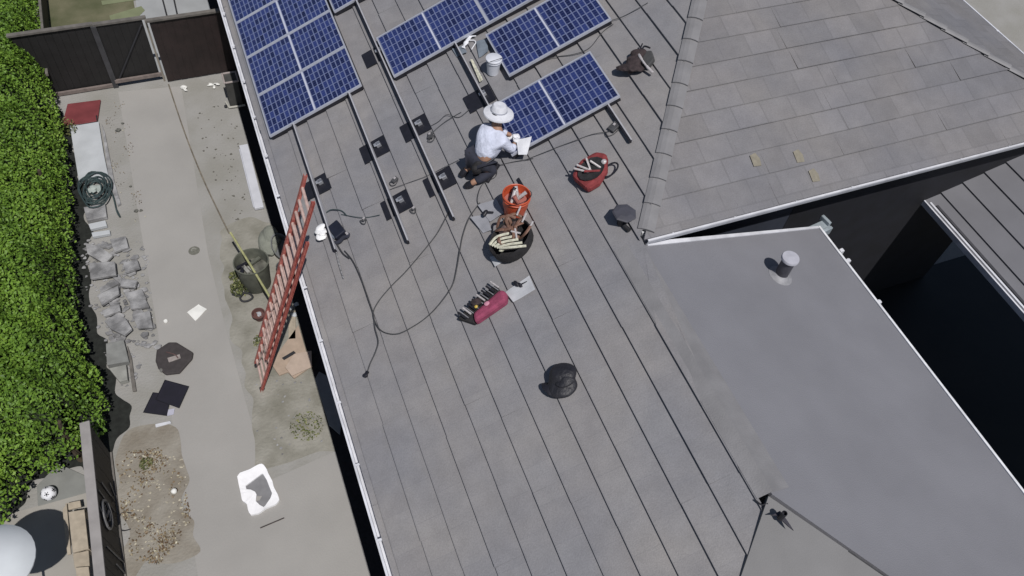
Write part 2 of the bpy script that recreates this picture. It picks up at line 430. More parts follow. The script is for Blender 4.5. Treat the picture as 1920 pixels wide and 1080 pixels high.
# east slope of the tall wing
TE = 1 / 1.04 * .33
NE = Vector((TE, 0, 1)).normalized()
roofE = MB()
for k in range(14):
    x0 = 12.0 - k * .33; x1 = max(12.0 - (k + 1) * .33 - .02, XRI)
    if x0 < XRI: break
    g = lambda x: (x, YH0 + 1.04 * (12.0 - x), 4.47 + TE * (12.0 - x))
    p, q = g(x0), g(x1)
    course_strip(roofE, None, NE, None, [p, (x0, 24, p[2])], [q, (x1, 24, q[2])], .03, [(p[1], k * DU), (24, k * DU)], [(q[1], (k + 1) * DU), (24, (k + 1) * DU)])
hpart(roofE, 'east_roof_slope', M_tileW)
# yellowed tiles on the south slope
for q in ((1416, 299), (1497, 292), (1526, 328)):
    P = hitp(q[0], q[1], NW, PW + NW * .026)
    mb = MB(); M = frame_from(P, Vector((1, 0, 0)), NW, 0)
    mb.prism([(-.06, -.09), (.05, -.10), (.07, .0), (.04, .09), (-.05, .07)], -.004, .0015, M)
    hpart(mb, 'yellowed_tile', mat('lichen_yellow', (.215, .196, .155), .8, .12, 20))
# hip caps between the west and south slopes, one overlapping cap after another
def cap_run(A, B, step, wdt, hgt, name, m, n=None, jut=.0):
    A, B = Vector(A), Vector(B); d = (B - A); Ln = d.length; d.normalize()
    side = d.cross(Vector((0, 0, 1))).normalized(); up = side.cross(d)
    mb = MB(); k = 0
    while k * step < Ln:
        s0, s1 = k * step, min((k + 1) * step + .06, Ln)
        prof = [(-1, -.62), (-.55, -.12), (0, .12), (.55, -.12), (1, -.62)]
        vs = []
        for s_, lift in ((s0, .030), (s1, .0)):
            for a, b in prof: vs.append(tuple(A + d * s_ + side * a * wdt + up * (b * hgt + hgt * .55 + lift)))
        for a, b in prof: vs.append(tuple(A + d * s0 + side * a * wdt + up * (b * hgt + hgt * .55 - .02)))
        fs = [(i, i + 1, 5 + i + 1, 5 + i) for i in range(4)] + [(10 + i, 10 + i + 1, i + 1, i) for i in range(4)]
        mb.add(vs, fs); k += 1
    o = hpart(mb, name, m); return o
zr = zL(XRI)
cap_run((XH0 + .03, YH0 + .04, zL(XH0) + .015), (XRI, YRI, zr + .02), .37, .105, .034, 'hip_caps', M_cap)
cap_run((12.0, YH0, 4.48), (XRI, YRI, zr + .02), .37, .06, .03, 'hip_caps', M_cap)
cap_run((XRI, YRI, zr + .02), (XRI, 24, zr + .02), .40, .15, .07, 'ridge_caps', M_cap)
# low east slope in rolled roofing, with its softer ridge strip
mb = MB(); XE = 7.43; YN = 5.10; YS = 1.75
mb.slab([(XC, YS, ZC), (XE, -2.8, zR(XE)), (XE, YN + .03, zR(XE)), (XC + .3, YN, zR(XC + .3)), (XC, YN, ZC)], NR, -.05, 0)
hpart(mb, 'low_east_roof_slope', M_memb)
P0, PA, PB = Vector((XC - .05, YS, ZC - .01)), Vector((EX, -1.76, EZ + .02)), Vector((XE, -2.8, zR(XE)))
nf = (PA - P0).cross(PB - P0).normalized()
if nf.z < 0: nf = -nf
mb = MB(); mb.slab([P0, PA, PB], nf, -.05, .030); hpart(mb, 'front_roof_slope', M_memb2)
# ridge strip: folded sheet lying over the crest, bent down on both sides
mb = MB()
def fold(y0, y1):
    xs = [(4.464 * CA - .01, zL(4.464 * CA) + .042), (4.464 * CA - .008, zL(4.464 * CA) + .004)]
    pr = [(4.464 * CA - .01, zL(4.464 * CA) - .02), (4.464 * CA - .01, zL(4.464 * CA) + .046), (XC + .01, ZC + .018), (XC + .12, zR(XC + .12) + .010), (XC + .24, zR(XC + .24) + .002)]
    n = len(pr); vs = [(a, y0, b) for a, b in pr] + [(a, y1, b) for a, b in pr]
    mb.add(vs, [(i, n + i, n + i + 1, i + 1) for i in range(n - 1)])
fold(YS + .02, YH0 - .02)
hpart(mb, 'ridge_strip', M_cap, smooth=False)
# hips of the low front end
mb = MB(); mb.tube([(XC - .12, YS - .09, zL(XC - .12) + .036), (3.0, .600, zL(3.0) + .036), (EX, -1.78, EZ + .036)], .007, 6); hpart(mb, 'front_hip_seam', M_dark)
mb = MB()
mb.tube([tuple(P0.lerp(PB, t) + nf * .03) for t in (.16, .3, .6, 1)], .008, 6)
hpart(mb, 'front_hip_seam', mat('seam_grey', (.05, .05, .055), .8, .3, 9))
# fascia, soffits and walls
mb = MB()
mb.box((.6, 11.1, EZ - .105), (.03, 25.8, .17)); hpart(mb, 'west_fascia', M_white)
mb = MB(); mb.box((.86, 11.1, EZ - .20), (.5, 25.6, .02)); hpart(mb, 'west_soffit', M_walltan)
mb = MB(); mb.box((8.2, 5.20, 4.36), (7.5, .03, .18)); hpart(mb, 'south_fascia', M_white)
mb = MB(); mb.box((8.2, 5.42, 4.26), (7.5, .44, .02)); hpart(mb, 'south_soffit', M_wallslate)
mb = MB()
mb.box((1.175, 11.6, EZ / 2 - .12), (.15, 24.8, EZ - .24)); mb.box((2.7, -.6, 1.3), (3.2, .15, 2.5))
hpart(mb, 'west_wall', M_walltan)
mb = MB(); mb.box((9.7, 5.695, 2.1), (4.6, .15, 4.25)); hpart(mb, 'south_wall', mat('shade_blackened_wall', (.006, .0065, .011), .8, .3, 3))  # stretch of the same wall, its shade put into a near-black colour
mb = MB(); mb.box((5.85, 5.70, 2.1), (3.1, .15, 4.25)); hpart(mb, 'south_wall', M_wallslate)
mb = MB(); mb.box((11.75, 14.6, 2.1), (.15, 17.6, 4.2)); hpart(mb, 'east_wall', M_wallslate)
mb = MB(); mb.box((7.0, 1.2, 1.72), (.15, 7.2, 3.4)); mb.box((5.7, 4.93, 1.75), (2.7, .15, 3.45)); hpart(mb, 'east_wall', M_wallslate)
# rake trim and east drip edge of the low slope
mb = MB()
mb.slab([(XC + .3, YN - .03, zR(XC + .3)), (XE, YN, zR(XE)), (XE, YN + .035, zR(XE)), (XC + .3, YN + .035, zR(XC + .3))], NR, -.12, .012)
hpart(mb, 'rake_trim', M_gutter)
mb = MB(); mb.box((XE + .012, 1.15, zR(XE) - .03), (.03, 7.95, .10)); hpart(mb, 'drip_edge', M_white)
for q in ((1592, 482), (1650, 560), (1583, 462)):
    P = hitp(q[0], q[1], NR, PR); mb = MB(); s_ = 1 if q[0] != 1583 else .5
    mb.box((P.x, P.y, P.z - .10), (.13 * s_, .05, .05)); mb.box((P.x + .05 * s_, P.y + .01, P.z - .13), (.04, .06, .08)); hpart(mb, 'drip_edge_bracket', M_gutter, bevel=.008)
# gutter end piece at the rake corner
mb = MB(); P = hitp(1556, 420, NR, PR)
mb.box((XE + .02, YN + .02, zR(XE) - .03), (.34, .16, .05), rz=.15); mb.box((XE + .16, YN + .08, zR(XE) + .01), (.05, .17, .10), rz=.15)
mb.box((XE + .10, YN - .05, zR(XE) - .06), (.20, .05, .14), rz=.15)
hpart(mb, 'rake_end_flashing', mat('blue_grey_metal', (.27, .31, .34), .5, .15, 10), bevel=.01)
# gutters
def gutter(A, B, out, wd=.125, dp=.11, name='gutter'):
    A, B = Vector(A), Vector(B); Z = Vector((0, 0, 1)); out = Vector(out)
    t = .008
    pr = [(0, 0), (0, -dp), (wd * .75, -dp), (wd * .9, -dp * .55), (wd, -.02), (wd, 0), (wd - .025, 0), (wd - .025, -.012), (wd - .012, -.02), (wd * .9 - t, -dp * .55), (wd * .75 - t, -dp + t), (t, -dp + t), (t, 0)]
    mb = MB(); n = len(pr); vs = [tuple(A + out * a + Z * b) for a, b in pr] + [tuple(B + out * a + Z * b) for a, b in pr]
    mb.add(vs, [(i, (i + 1) % n, n + (i + 1) % n, n + i) for i in range(n)] + [tuple(range(n - 1, -1, -1)), tuple(range(n, 2 * n))])
    g = hpart(mb, name, M_gutter)
    L_ = (B - A).length; d = (B - A).normalized(); s_ = .35
    while s_ < L_:
        c = A + d * s_; m2 = MB(); a, b = c, c + out * (wd - .012)
        p = [c + Z * .004 - d * .015, c + Z * .004 + d * .015, b + Z * .004 + d * .015, b + Z * .004 - d * .015]
        m2.slab(p, Z, 0, .006); o = m2.build('gutter_strap', M_gutter, g); s_ += .92 + rq.uniform(-.05, .05)
    return g
gutter((EX + .0, -1.75, EZ - .005), (EX + .0, 24, EZ - .005), (-1, 0, 0), .13)
gutter((XH0 + .02, YH0 + .04, 4.44), (12.1, YH0 + .04, 4.44), (0, -1, 0), .12)
gutter((12.02, YH0, 4.44), (12.02, 24, 4.44), (1, 0, 0), .12)
# vents
def vent_pipe():
    o = thing('vent_pipe', None, None); return o
M = RF(1463, 517)
vp = MB(); vp.lathe([(.085, -.02), (.085, .36), (.078, .36), (.078, .32)], 20)
v = vp.build('vent_pipe', mat('galvanised_dark', (.07, .07, .085), .5, .2, 12, metal=.3), house, smooth=True); v.matrix_parent_inverse = HI; v.matrix_world = Matrix.Translation(M.translation)
mb = MB(); mb.lathe([(.0005, .385), (.108, .38), (.114, .365), (.114, .345), (.085, .34)], 24)
mb.build('vent_cap', mat('vent_cap_grey', (.40, .40, .45), .5, .1, 9), v, smooth=True)
mb = MB(); mb.lathe([(.17, -.06), (.165, .004), (.12, .02), (.09, .06)], 24); fl = mb.build('vent_flashing', mat('flashing_grey', (.26, .26, .28), .6, .15, 14), v, smooth=True)
fl.matrix_local = Matrix.Rotation(R_(13.5), 4, 'Y')
# hooded vent on the west slope beside the ridge
M = LF(1166, 416); mb = MB()
mb.lathe([(.06, -.03), (.06, .17)], 16); v2 = mb.build('vent_pipe', M_black, house, smooth=True); v2.matrix_parent_inverse = HI; v2.matrix_world = Matrix.Translation(M.translation)
mb = MB(); mb.lathe([(.15, .15), (.155, .165), (.14, .178), (.08, .19), (.001, .192)], 7); mb.build('vent_hood', mat('hood_grey', (.06, .06, .075), .5, .1, 9), v2)
mb = MB(); mb.tube([tuple(onL(*q, .05)) for q in ((1158, 398), (1172, 425), (1180, 432))], .03, 8); mb.build('vent_flashing', M_dark, v2).matrix_world = Matrix.Identity(4)
# small vent at the end of the ridge
P = Vector((4.19, 1.62, zR(4.19) - .08)); mb = MB()
mb.lathe([(.028, 0), (.028, .14), (.022, .14), (.022, .10)], 14); v3 = mb.build('vent_pipe', M_black, house, smooth=True); v3.matrix_parent_inverse = HI; v3.matrix_world = Matrix.Translation(hitp(1462, 972, NR, PR))
mb = MB(); mb.prism([(-.09, .05), (-.03, .03), (.02, -.10), (.05, -.16), (.045, -.06), (.03, .06)], .015, .035); mb.build('vent_flashing', mat('lifted_flap', (.035, .033, .045), .7, .2, 9), v3, bevel=.006)
# dark line of a lifted cap edge beside the ridge end
mb = MB(); mb.tube([tuple(onL(*q, .05)) for q in ((1417, 938), (1428, 947), (1440, 944))], .008, 6); hpart(mb, 'ridge_end_seam', M_dark)

# ---------------- neighbouring roof on the far right
nb = thing('patio_roof', 'grey ribbed patio roof at the right edge beyond the dark courtyard', 'patio roof', Matrix.Translation((12, 3, 0)))
NI = Matrix.Translation((-12, -3, 0))
def npart(mb, name, m, **k):
    o = mb.build(name, m, nb, **k); o.matrix_parent_inverse = NI; return o
P = at(1721, 367, 2.7); tn = math.tan(R_(19)); NN = Vector((-tn, 0, 1)).normalized()
x0, yN = P.x, P.y; st = .37
npx = lambda i: (x0 + .30 + (i - 1) * st * 1.0) if i else x0
for i in range(13):
    xa, xb = npx(i), npx(i + 1)
    mb = MB(); pts = [(xa, -8, 2.7 + tn * (xa - x0)), (xb + .01, -8, 2.7 + tn * (xb + .01 - x0)), (xb + .01, yN, 2.7 + tn * (xb + .01 - x0)), (xa, yN, 2.7 + tn * (xa - x0))]
    vs = [Vector(pts[0]) + NN * .035, Vector(pts[1]) + NN * .004, Vector(pts[2]) + NN * .004, Vector(pts[3]) + NN * .035]
    vs += [Vector(q) - NN * .03 for q in pts]
    mb.add([tuple(q) for q in vs], [(0, 1, 2, 3), (7, 6, 5, 4), (0, 3, 7, 4), (1, 5, 6, 2), (0, 4, 5, 1), (3, 2, 6, 7)])
    npart(mb, 'roof_panel', mat('patio_panel', (.165, .165, .182), .55, .07, 1.5))
mb = MB(); mb.box((x0 + .0, (yN - 8) / 2 - .02, 2.69), (.025, yN + 8, .10)); mb.box((x0 + .05, (yN - 8) / 2 - .12, 2.752), (.035, yN + 7.8, .012)); npart(mb, 'gutter', M_gutter)
mb = MB(); mb.box((x0 + .095, (yN - 8) / 2 - .12, 2.772), (.045, yN + 7.6, .01)); npart(mb, 'gutter_channel', mat('dark_channel', (.05, .05, .058), .7, .2, 8))
for y in (yN - .3, yN - 3.5, yN - 6.8):
    mb = MB(); mb.box((x0 + 4.4, y, 2.05), (.10, .10, 4.1)); npart(mb, 'post', M_wallslate)

# ---------------- fences
def fence_label(o): pass
bf = thing('fence', 'dark stained board fence and gate across the far end of the driveway', 'fence', Matrix.Translation((-1, 15.15, 0)))
FI = Matrix.Translation((1, -15.15, 0))
def fpart(mb, name, m, par=bf, inv=FI, **k):
    o = mb.build(name, m, par, **k); o.matrix_parent_inverse = inv; return o
def boards(x0, x1, y, z0, z1, name, m, wd=.14):
    mb = MB(); x = x0; q = random.Random(int(x0 * 10))
    while x < x1 - .01:
        x2 = min(x + wd, x1); mb.box(((x + x2) / 2, y + q.uniform(-.003, .003), (z0 + z1) / 2), (x2 - x - .004, .022, z1 - z0)); x = x2
    mb.box(((x0 + x1) / 2, y + .014, (z0 + z1) / 2), (x1 - x0 - .01, .004, z1 - z0 - .01))
    return fpart(mb, name, m)
boards(-3.35, -1.93, 15.28, .06, 1.50, 'board_panel', M_fence)
boards(-1.83, -.98, 15.24, .12, 1.50, 'gate_panel', M_fence)
boards(-.86, .95, 15.10, .03, 1.52, 'board_panel', M_fence_r)
for x0_, x1_, y_, z_ in ((-3.4, -1.88, 15.27, 1.52), (-1.88, -.90, 15.24, 1.52), (-.92, .95, 15.09, 1.54)):
    mb = MB(); mb.box(((x0_ + x1_) / 2, y_, z_), (x1_ - x0_, .09, .04)); fpart(mb, 'top_rail', M_rail)
for x0_, x1_, y_, z_ in ((-3.3, -1.9, 15.22, .06), (-1.86, -.90, 15.18, .17)):
    mb = MB(); mb.box(((x0_ + x1_) / 2, y_, z_), (x1_ - x0_, .05, .07)); fpart(mb, 'bottom_rail', mat('rail_pinkish', (.17, .14, .13), .8, .2, 8))
mb = MB(); mb.box((-1.88, 15.22, .75), (.10, .08, 1.5)); fpart(mb, 'post', mat('dark_post', (.045, .045, .05), .8, .2, 6))
mb = MB(); mb.box((-.92, 15.17, .75), (.035, .05, 1.5)); fpart(mb, 'post', mat('pale_post', (.22, .20, .17), .8, .2, 6))
mb = MB(); mb.tube([(-1.75, 15.21, .22), (-1.02, 15.21, 1.38)], .02, 6); fpart(mb, 'gate_brace', mat('brace_dark', (.022, .022, .027), .8, .2, 6))
# fence of the yard beyond, running away
f3 = thing('fence', 'thin pale fence rail running away beside the olive lawn at top left', 'fence', Matrix.Translation((-3, 17, 0)))
mb = MB(); mb.box((0, 1.2, .65), (.05, 6.2, .06)); mb.build('top_rail', M_rail, f3)
mb = MB(); mb.box((-.03, 1.2, .32), (.02, 6.2, .60)); mb.build('board_panel', M_fence, f3)
# low fence beside the leafy dirt
f2 = thing('fence', 'low black fence with pale cap and round metal ornament at lower left', 'fence', Matrix.Translation((-2.8, 3, 0)))
YF = 6.7
mb = MB(); q = random.Random(4); y = -9
while y < YF - 3.0:
    mb.box((q.uniform(-.003, .003), y + .07, .56), (.02, .136, .96)); y += .14
mb.build('board_panel', M_fence, f2)
mb = MB(); mb.box((-.03, -2.6, 1.07), (.13, 12.7, .035)); mb.build('cap_rail', mat('cap_pink_grey', (.27, .255, .25), .8, .1, 6), f2)
mb = MB(); mb.box((.02, -2.6, .035), (.03, 12.7, .05)); mb.build('bottom_rail', M_rail, f2)
M_orn = mat('ornament_iron', (.13, .13, .135), .5, .2, 10)
oc = at(200, 965, 0); 
vv = ray(200, 965); tt = (-2.775 - 0) / vv.x; op = CAMP + vv * tt
ly, lz = op.y - 3, op.z; rr = .20
orn = MB(); orn.tube([(.03, ly + rr * math.cos(a), lz + rr * math.sin(a)) for a in [i * math.pi / 12 for i in range(24)]], .02, 6, close=True)
orn.tube(smooth_path([(.03, ly + .10, lz + .08), (.03, ly + .02, lz + .12), (.03, ly - .06, lz + .05), (.03, ly + .02, lz - .02), (.03, ly + .09, lz - .08), (.03, ly, lz - .13), (.03, ly - .08, lz - .06)]), .016, 6)
orn.build('round_ornament', M_orn, f2, smooth=True)
def streak(pa, pb, r=.011):
    def h(p):
        v = ray(*p); t = -2.78 / v.x; P = CAMP + v * t; return (.025, P.y - 3, max(.05, min(1.02, P.z)))
    mb = MB(); mb.tube([h(pa), h(pb)], r, 6); mb.build('sun_streak', mat('streak_grey', (.05, .05, .052), .5, .2, 10), f2)  # paler slanted lines standing in for raking sun streaks on the boards
for a_, b_ in (((183, 918), (215, 960)), ((190, 905), (214, 940)), ((205, 905), (214, 930)), ((173, 935), (190, 960)), ((200, 1025), (236, 1060)), ((218, 1058), (236, 1078))): streak(a_, b_)

# ================================================================== VEGETATION
def leaf_cluster(n, sampler, size, seed, name, m, parent=None, upbias=.7, aspect=.55, **tags):
    q = np.random.RandomState(seed)
    P, val, Nn = sampler(n, q)
    n = len(P)
    d = q.normal(size=(n, 3)); nr = Nn * upbias + d * .55; nr /= np.linalg.norm(nr, axis=1)[:, None]
    t = q.normal(size=(n, 3)); t -= (t * nr).sum(1)[:, None] * nr; t /= np.linalg.norm(t, axis=1)[:, None]
    b = np.cross(nr, t); s = size * q.uniform(.6, 1.35, n)[:, None]
    tip = P + t * s; base = P - t * s * .9; l = P + b * s * aspect + nr * s * .15; r = P - b * s * aspect + nr * s * .15
    V = np.stack([base, r, tip, l], 1).reshape(-1, 3)
    me = bpy.data.meshes.new(name); me.vertices.add(4 * n); me.vertices.foreach_set('co', V.ravel())
    me.loops.add(4 * n); me.loops.foreach_set('vertex_index', np.arange(4 * n)); me.polygons.add(n)
    me.polygons.foreach_set('loop_start', np.arange(0, 4 * n, 4)); me.update(calc_edges=True)
    a = me.attributes.new('leafv', 'FLOAT', 'POINT'); a.data.foreach_set('value', np.repeat(val, 4).astype(np.float32))
    me.materials.append(m); o = bpy.data.objects.new(name, me); C.objects.link(o)
    if parent: o.parent = parent
    tag(o, **tags); return o
HP = [tuple(at(*q, 1.1))[:2] for q in ((44, -60), (48, 0), (64, 90), (86, 170), (92, 260), (98, 400), (112, 520), (134, 620), (154, 690), (158, 745), (132, 790), (100, 815), (40, 835), (-20, 915))] + [(-8.5, 5.3), (-8.5, 21.5), (-3.2, 21.5)]
HPn = np.array(HP)
def sdist(X):
    A = HPn; B = np.roll(HPn, -1, 0); best = np.full(len(X), 1e9); ins = np.zeros(len(X), bool)
    for a, b in zip(A, B):
        e = b - a; t = np.clip(((X - a) @ e) / (e @ e), 0, 1); dd = np.linalg.norm(X - (a + t[:, None] * e), axis=1); best = np.minimum(best, dd)
        c = ((a[1] > X[:, 1]) != (b[1] > X[:, 1])); xx = a[0] + (X[:, 1] - a[1]) / (b[1] - a[1] + 1e-12) * e[0]; ins ^= c & (X[:, 0] < xx)
    return np.where(ins, best, -best)
def lump(x, y): return .16 * np.sin(2.3 * x + 1.1 * y) * np.sin(1.7 * y - .8 * x) + .09 * np.sin(5.1 * x + 3) * np.sin(4.3 * y) + .05 * np.sin(9 * x + 7 * y) + .04 * np.sin(11 * y - 6 * x)
def htop(x, y, d):
    z = 1.75 + lump(x, y) * 1.5
    hole = np.exp(-(((x + 4.4) / .35) ** 2 + ((y - 14.2) / .5) ** 2)) * 1.4
    return np.where(d > 0, .75 + (z - .75) * (1 - np.exp(-np.maximum(d, 0) / .28)), .7) - hole
def hedge_s(n, q):
    X = np.stack([q.uniform(-6.3, -2.2, n), q.uniform(5.3, 19.5, n)], 1)
    # denser near the visible edge
    d = sdist(X) + .09 * np.sin(X[:, 0] * 9 + X[:, 1] * 6) * np.sin(X[:, 1] * 7)
    keep = (d > -.04); X, d = X[keep], d[keep]
    T = htop(X[:, 0], X[:, 1], d); depth = np.abs(q.normal(size=len(X))) * .11
    edge = np.exp(-np.maximum(d, 0) / .16)
    z = np.where(q.rand(len(X)) < edge * .75, q.uniform(.38, 1, len(X)) * T, T - depth)
    e = .05; gx = (htop(X[:, 0] + e, X[:, 1], sdist(X + [e, 0])) - T) / e; gy = (htop(X[:, 0], X[:, 1] + e, sdist(X + [0, e])) - T) / e
    N = np.stack([-gx, -gy, np.ones(len(X))], 1); N /= np.linalg.norm(N, axis=1)[:, None]
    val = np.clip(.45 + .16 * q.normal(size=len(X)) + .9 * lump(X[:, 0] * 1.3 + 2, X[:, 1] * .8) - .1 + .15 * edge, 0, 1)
    return np.column_stack([X, z]), val, N
hd = thing('hedge', 'long dense green hedge along the left side of the driveway', 'hedge', None)
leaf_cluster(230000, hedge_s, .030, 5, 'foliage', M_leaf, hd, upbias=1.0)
# woody inside of the hedge: closed dark green-brown mass of twigs well under the leaves
gx = np.arange(-8.4, -2.2, .15); gy = np.arange(5.2, 21.4, .15); XX, YY = np.meshgrid(gx, gy); S_ = sdist(np.stack([XX.ravel(), YY.ravel()], 1)).reshape(XX.shape) - .10
ZZ = htop(XX, YY, S_) - .22
mb = MB(); idx = {}
for j in range(len(gy)):
    for i in range(len(gx)):
        if S_[j, i] > 0: idx[(j, i)] = len(mb.v); mb.v.append((float(XX[j, i]), float(YY[j, i]), float(ZZ[j, i])))
for j in range(len(gy) - 1):
    for i in range(len(gx) - 1):
        c = [(j, i), (j, i + 1), (j + 1, i + 1), (j + 1, i)]
        if all(k_ in idx for k_ in c): mb.f.append([idx[k_] for k_ in c]); mb.uv.append(None); mb.mi.append(0)
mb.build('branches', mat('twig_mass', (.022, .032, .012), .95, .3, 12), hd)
for y in (6.8, 8.4, 10.1, 11.9, 13.6, 15.4):
    mb = MB(); mb.tube([(-3.2, y, 0), (-3.22, y + .03, .5), (-3.15, y + .05, 1.1)], [.06, .05, .03], 8); mb.build('trunk', M_bark, hd)

def scatter_poly(pts, n, q, z=.012, zj=.02):
    P = np.array([p[:2] for p in pts]); lo, hi = P.min(0), P.max(0); X = q.uniform(lo, hi, (n, 2))
    ins = np.zeros(n, bool); B = np.roll(P, -1, 0)
    for a, b in zip(P, B):
        c = ((a[1] > X[:, 1]) != (b[1] > X[:, 1])); xx = a[0] + (X[:, 1] - a[1]) / (b[1] - a[1] + 1e-12) * (b[0] - a[0]); ins ^= c & (X[:, 0] < xx)
    X = X[ins]; return np.column_stack([X, z + q.rand(len(X)) * zj])
def lit(poly, dens_noise, lo=0):
    def f(n, q):
        P = scatter_poly([at(*p) for p in poly], n, q)
        d = np.sin(P[:, 0] * 5.3 + 1) * np.sin(P[:, 1] * 4.1) + .6 * np.sin(P[:, 0] * 11) * np.sin(P[:, 1] * 9.7 + 2)
        P = P[(d + q.normal(size=len(P)) * .5) > dens_noise]
        return P, np.clip(q.rand(len(P)) ** 1.3 + lo, 0, 1), np.tile([0, 0, 1.], (len(P), 1))
    return f
leaf_cluster(4200, lit([(215, 850), (300, 840), (345, 900), (362, 990), (300, 1060), (245, 1050), (228, 950)], .55), .022, 8, 'leaf_litter', M_litleaf, label='dry tan leaf litter scattered on the brown dirt at lower left', cat='leaf litter', kind='stuff')
leaf_cluster(1500, lit([(195, 190), (235, 190), (275, 420), (250, 450), (205, 300)], .9), .014, 9, 'leaf_litter', M_litleaf, label='small debris along the left edge of the driveway', cat='leaf litter', kind='stuff')
def weeds(px, py, rad, n, h, seed, label):
    c = at(px, py)
    def f(k, q):
        a = q.uniform(0, 6.28, k); r = rad * np.sqrt(q.rand(k)); z = q.rand(k) * h * (1 - r / rad * .6)
        P = np.column_stack([r * np.cos(a), r * np.sin(a), z + .01]); return P, q.rand(k), np.tile([0, 0, 1.], (k, 1))
    o = leaf_cluster(n, f, .022, seed, 'weed_clump', M_weed, upbias=.4); o.location = c; tag(o, label, 'weeds', None, 'stuff'); return o
weeds(452, 545, .17, 420, .28, 3, 'green weeds growing below the round grey bin')
weeds(470, 520, .12, 260, .34, 4, 'yellow-green weeds at the foot of the yellow pole')
weeds(440, 520, .10, 140, .12, 5, 'sparse weeds at the lower left of the grey bin')
weeds(130, 250, .18, 260, .5, 12, 'pale small-leaved shoots between the hedge and the white slab')
weeds(490, 640, .13, 160, .1, 6, 'low weeds to the left of the ladder foot')
weeds(575, 800, .26, 240, .05, 7, 'flat weeds on the olive soil near the house corner')
weeds(275, 870, .10, 120, .08, 15, 'small green weed among the dry leaves')
# scattered pebbles along the house side and path edge: stuff
def crumbs(poly, n, seed, label, m, s=(.008, .025)):
    q = np.random.RandomState(seed); P = scatter_poly([at(*p) for p in poly], n, q, .006, .0); mb = MB(); r = random.Random(seed)
    for p in P:
        d = r.uniform(*s); blob(mb, (p[0], p[1], d * .4), (d, d * r.uniform(.6, 1), d * .6), r.random() * 99, n=1, amp=.25)
    mb.build('gravel', m, label=label, cat='gravel', kind='stuff')
crumbs([(350, 200), (440, 190), (500, 390), (440, 420), (395, 320)], 90, 2, 'loose dark gravel bits between driveway and house', mat('dark_pebble', (.12, .115, .10), .9, .3, 30))
crumbs([(150, 450), (275, 450), (295, 640), (240, 740), (205, 700), (165, 560)], 330, 3, 'grey crumbs of concrete around the rubble heap', M_stone, (.012, .045))
crumbs([(225, 860), (340, 850), (365, 980), (250, 1050)], 160, 4, 'pale pebbles in the leafy dirt', mat('pale_pebble', (.38, .35, .28), .9, .3, 30))
crumbs([(480, 700), (600, 720), (622, 840), (480, 870)], 60, 5, 'small pebbles on the olive soil beside the house', M_stone)

# ================================================================== SOLAR PANELS AND RAILS
def make_panel():
    root = thing('solar_panel', '', 'solar panel'); W, D, h = 1.64, .965, .038
    mb = MB(); f = .022
    mb.box((W / 2, f / 2, 0), (W, f, h)); mb.box((W / 2, D - f / 2, 0), (W, f, h)); mb.box((f / 2, D / 2, 0), (f, D - 2 * f, h)); mb.box((W - f / 2, D / 2, 0), (f, D - 2 * f, h))
    fr = mb.build('frame', mat('panel_frame', (.50, .52, .60), .35, .06, 8, metal=.35), root)
    mb = MB(); hh = .065
    for c_, d_ in (((W / 2, .012, -.019 - hh / 2), (W - .01, .012, hh)), ((.012, D / 2, -.019 - hh / 2), (.012, D - .03, hh)), ((W - .012, D / 2, -.019 - hh / 2), (.012, D - .03, hh))): mb.box(c_, d_)
    mb.build('gap_shade', M_black, root)  # black strips added to stand in for the shadowed gap below the frame
    mb = MB(); z = h / 2 - .006; pad = .012
    for k in (0, 1):
        xa = f + pad / 2 + k * (W / 2 - f / 2 - pad / 2) + (.012 if k else 0); xb = xa + W / 2 - f - pad / 2 - .010
        ya, yb = f + pad / 2, D - f - pad / 2
        mb.add([(xa, ya, z), (xb, ya, z), (xb, yb, z), (xa, yb, z)], [(0, 1, 2, 3)], uvs=[[(0, 0), (10, 0), (10, 6), (0, 6)]])
    mb.build('cells', M_cell, root)
    mb = MB(); mb.box((W / 2, D / 2, -.004), (W - 2 * f, D - 2 * f, .01)); mb.build('backsheet', mat('backsheet', (.42, .45, .58), .5, .05, 8), root)
    mb = MB(); mb.box((W / 2, D / 2, z + .001), (.022, D - 2 * f, .002)); mb.build('centre_strip', mat('centre_strip', (.50, .52, .62), .5, .05, 8), root)
    return root
ppos = []
names5 = ['nearest', 'second', 'third', 'fourth', 'fifth']
for i in range(5): ppos.append((.755, 9.775 + .975 * i, names5[i] + ' solar panel of the column beside the left gutter, counted from the gutter-side lower end', 'solar panels in the finished array'))
for i in range(3): ppos.append((2.44, 11.63 + .975 * i, ['lowest', 'middle', 'topmost'][i] + ' solar panel of the short second column at the top edge', 'solar panels in the finished array'))
ppos += [(2.90, 9.58, 'solar panel above the white gloves, left one of its row', 'solar panels being laid'),
         (4.54, 9.58, 'solar panel cut by the top edge above the white bucket, right one of its row', 'solar panels being laid'),
         (4.41, 8.43, 'solar panel touching the white bucket, between the other two rows', 'solar panels being laid'),
         (3.915, 7.12, 'solar panel the worker in the white hat is setting down', 'solar panels being laid')]
proto = make_panel(); PH = .130
for i, (u, v, lab, g) in enumerate(ppos):
    o = proto if i == 0 else copy_tree(proto)
    o.matrix_world = LUV(u, v, PH); o['label'] = lab; o['group'] = g
def rail(u, v0, v1, label, h=.085):
    t = thing('mounting_rail', label, 'mounting rail', LUV(u, v0, .055), 'rails for the solar panels')
    L_ = v1 - v0; mb = MB()
    mb.box((.019, L_ / 2, h / 2), (.005, L_, h))
    mb.box((0, L_ / 2, .005), (.028, L_, .006)); mb.box((.013, L_ / 2, h - .002), (.018, L_, .005))
    mb.build('rail_bar', mat('rail_aluminium', (.40, .40, .43), .5, .08, 8), t)
    mb = MB(); mb.box((-.007, L_ / 2, h / 2 - .004), (.028, L_, h - .01)); mb.build('rail_shadow', M_black, t)  # black bar along the rail, standing in for its shadow
    return t
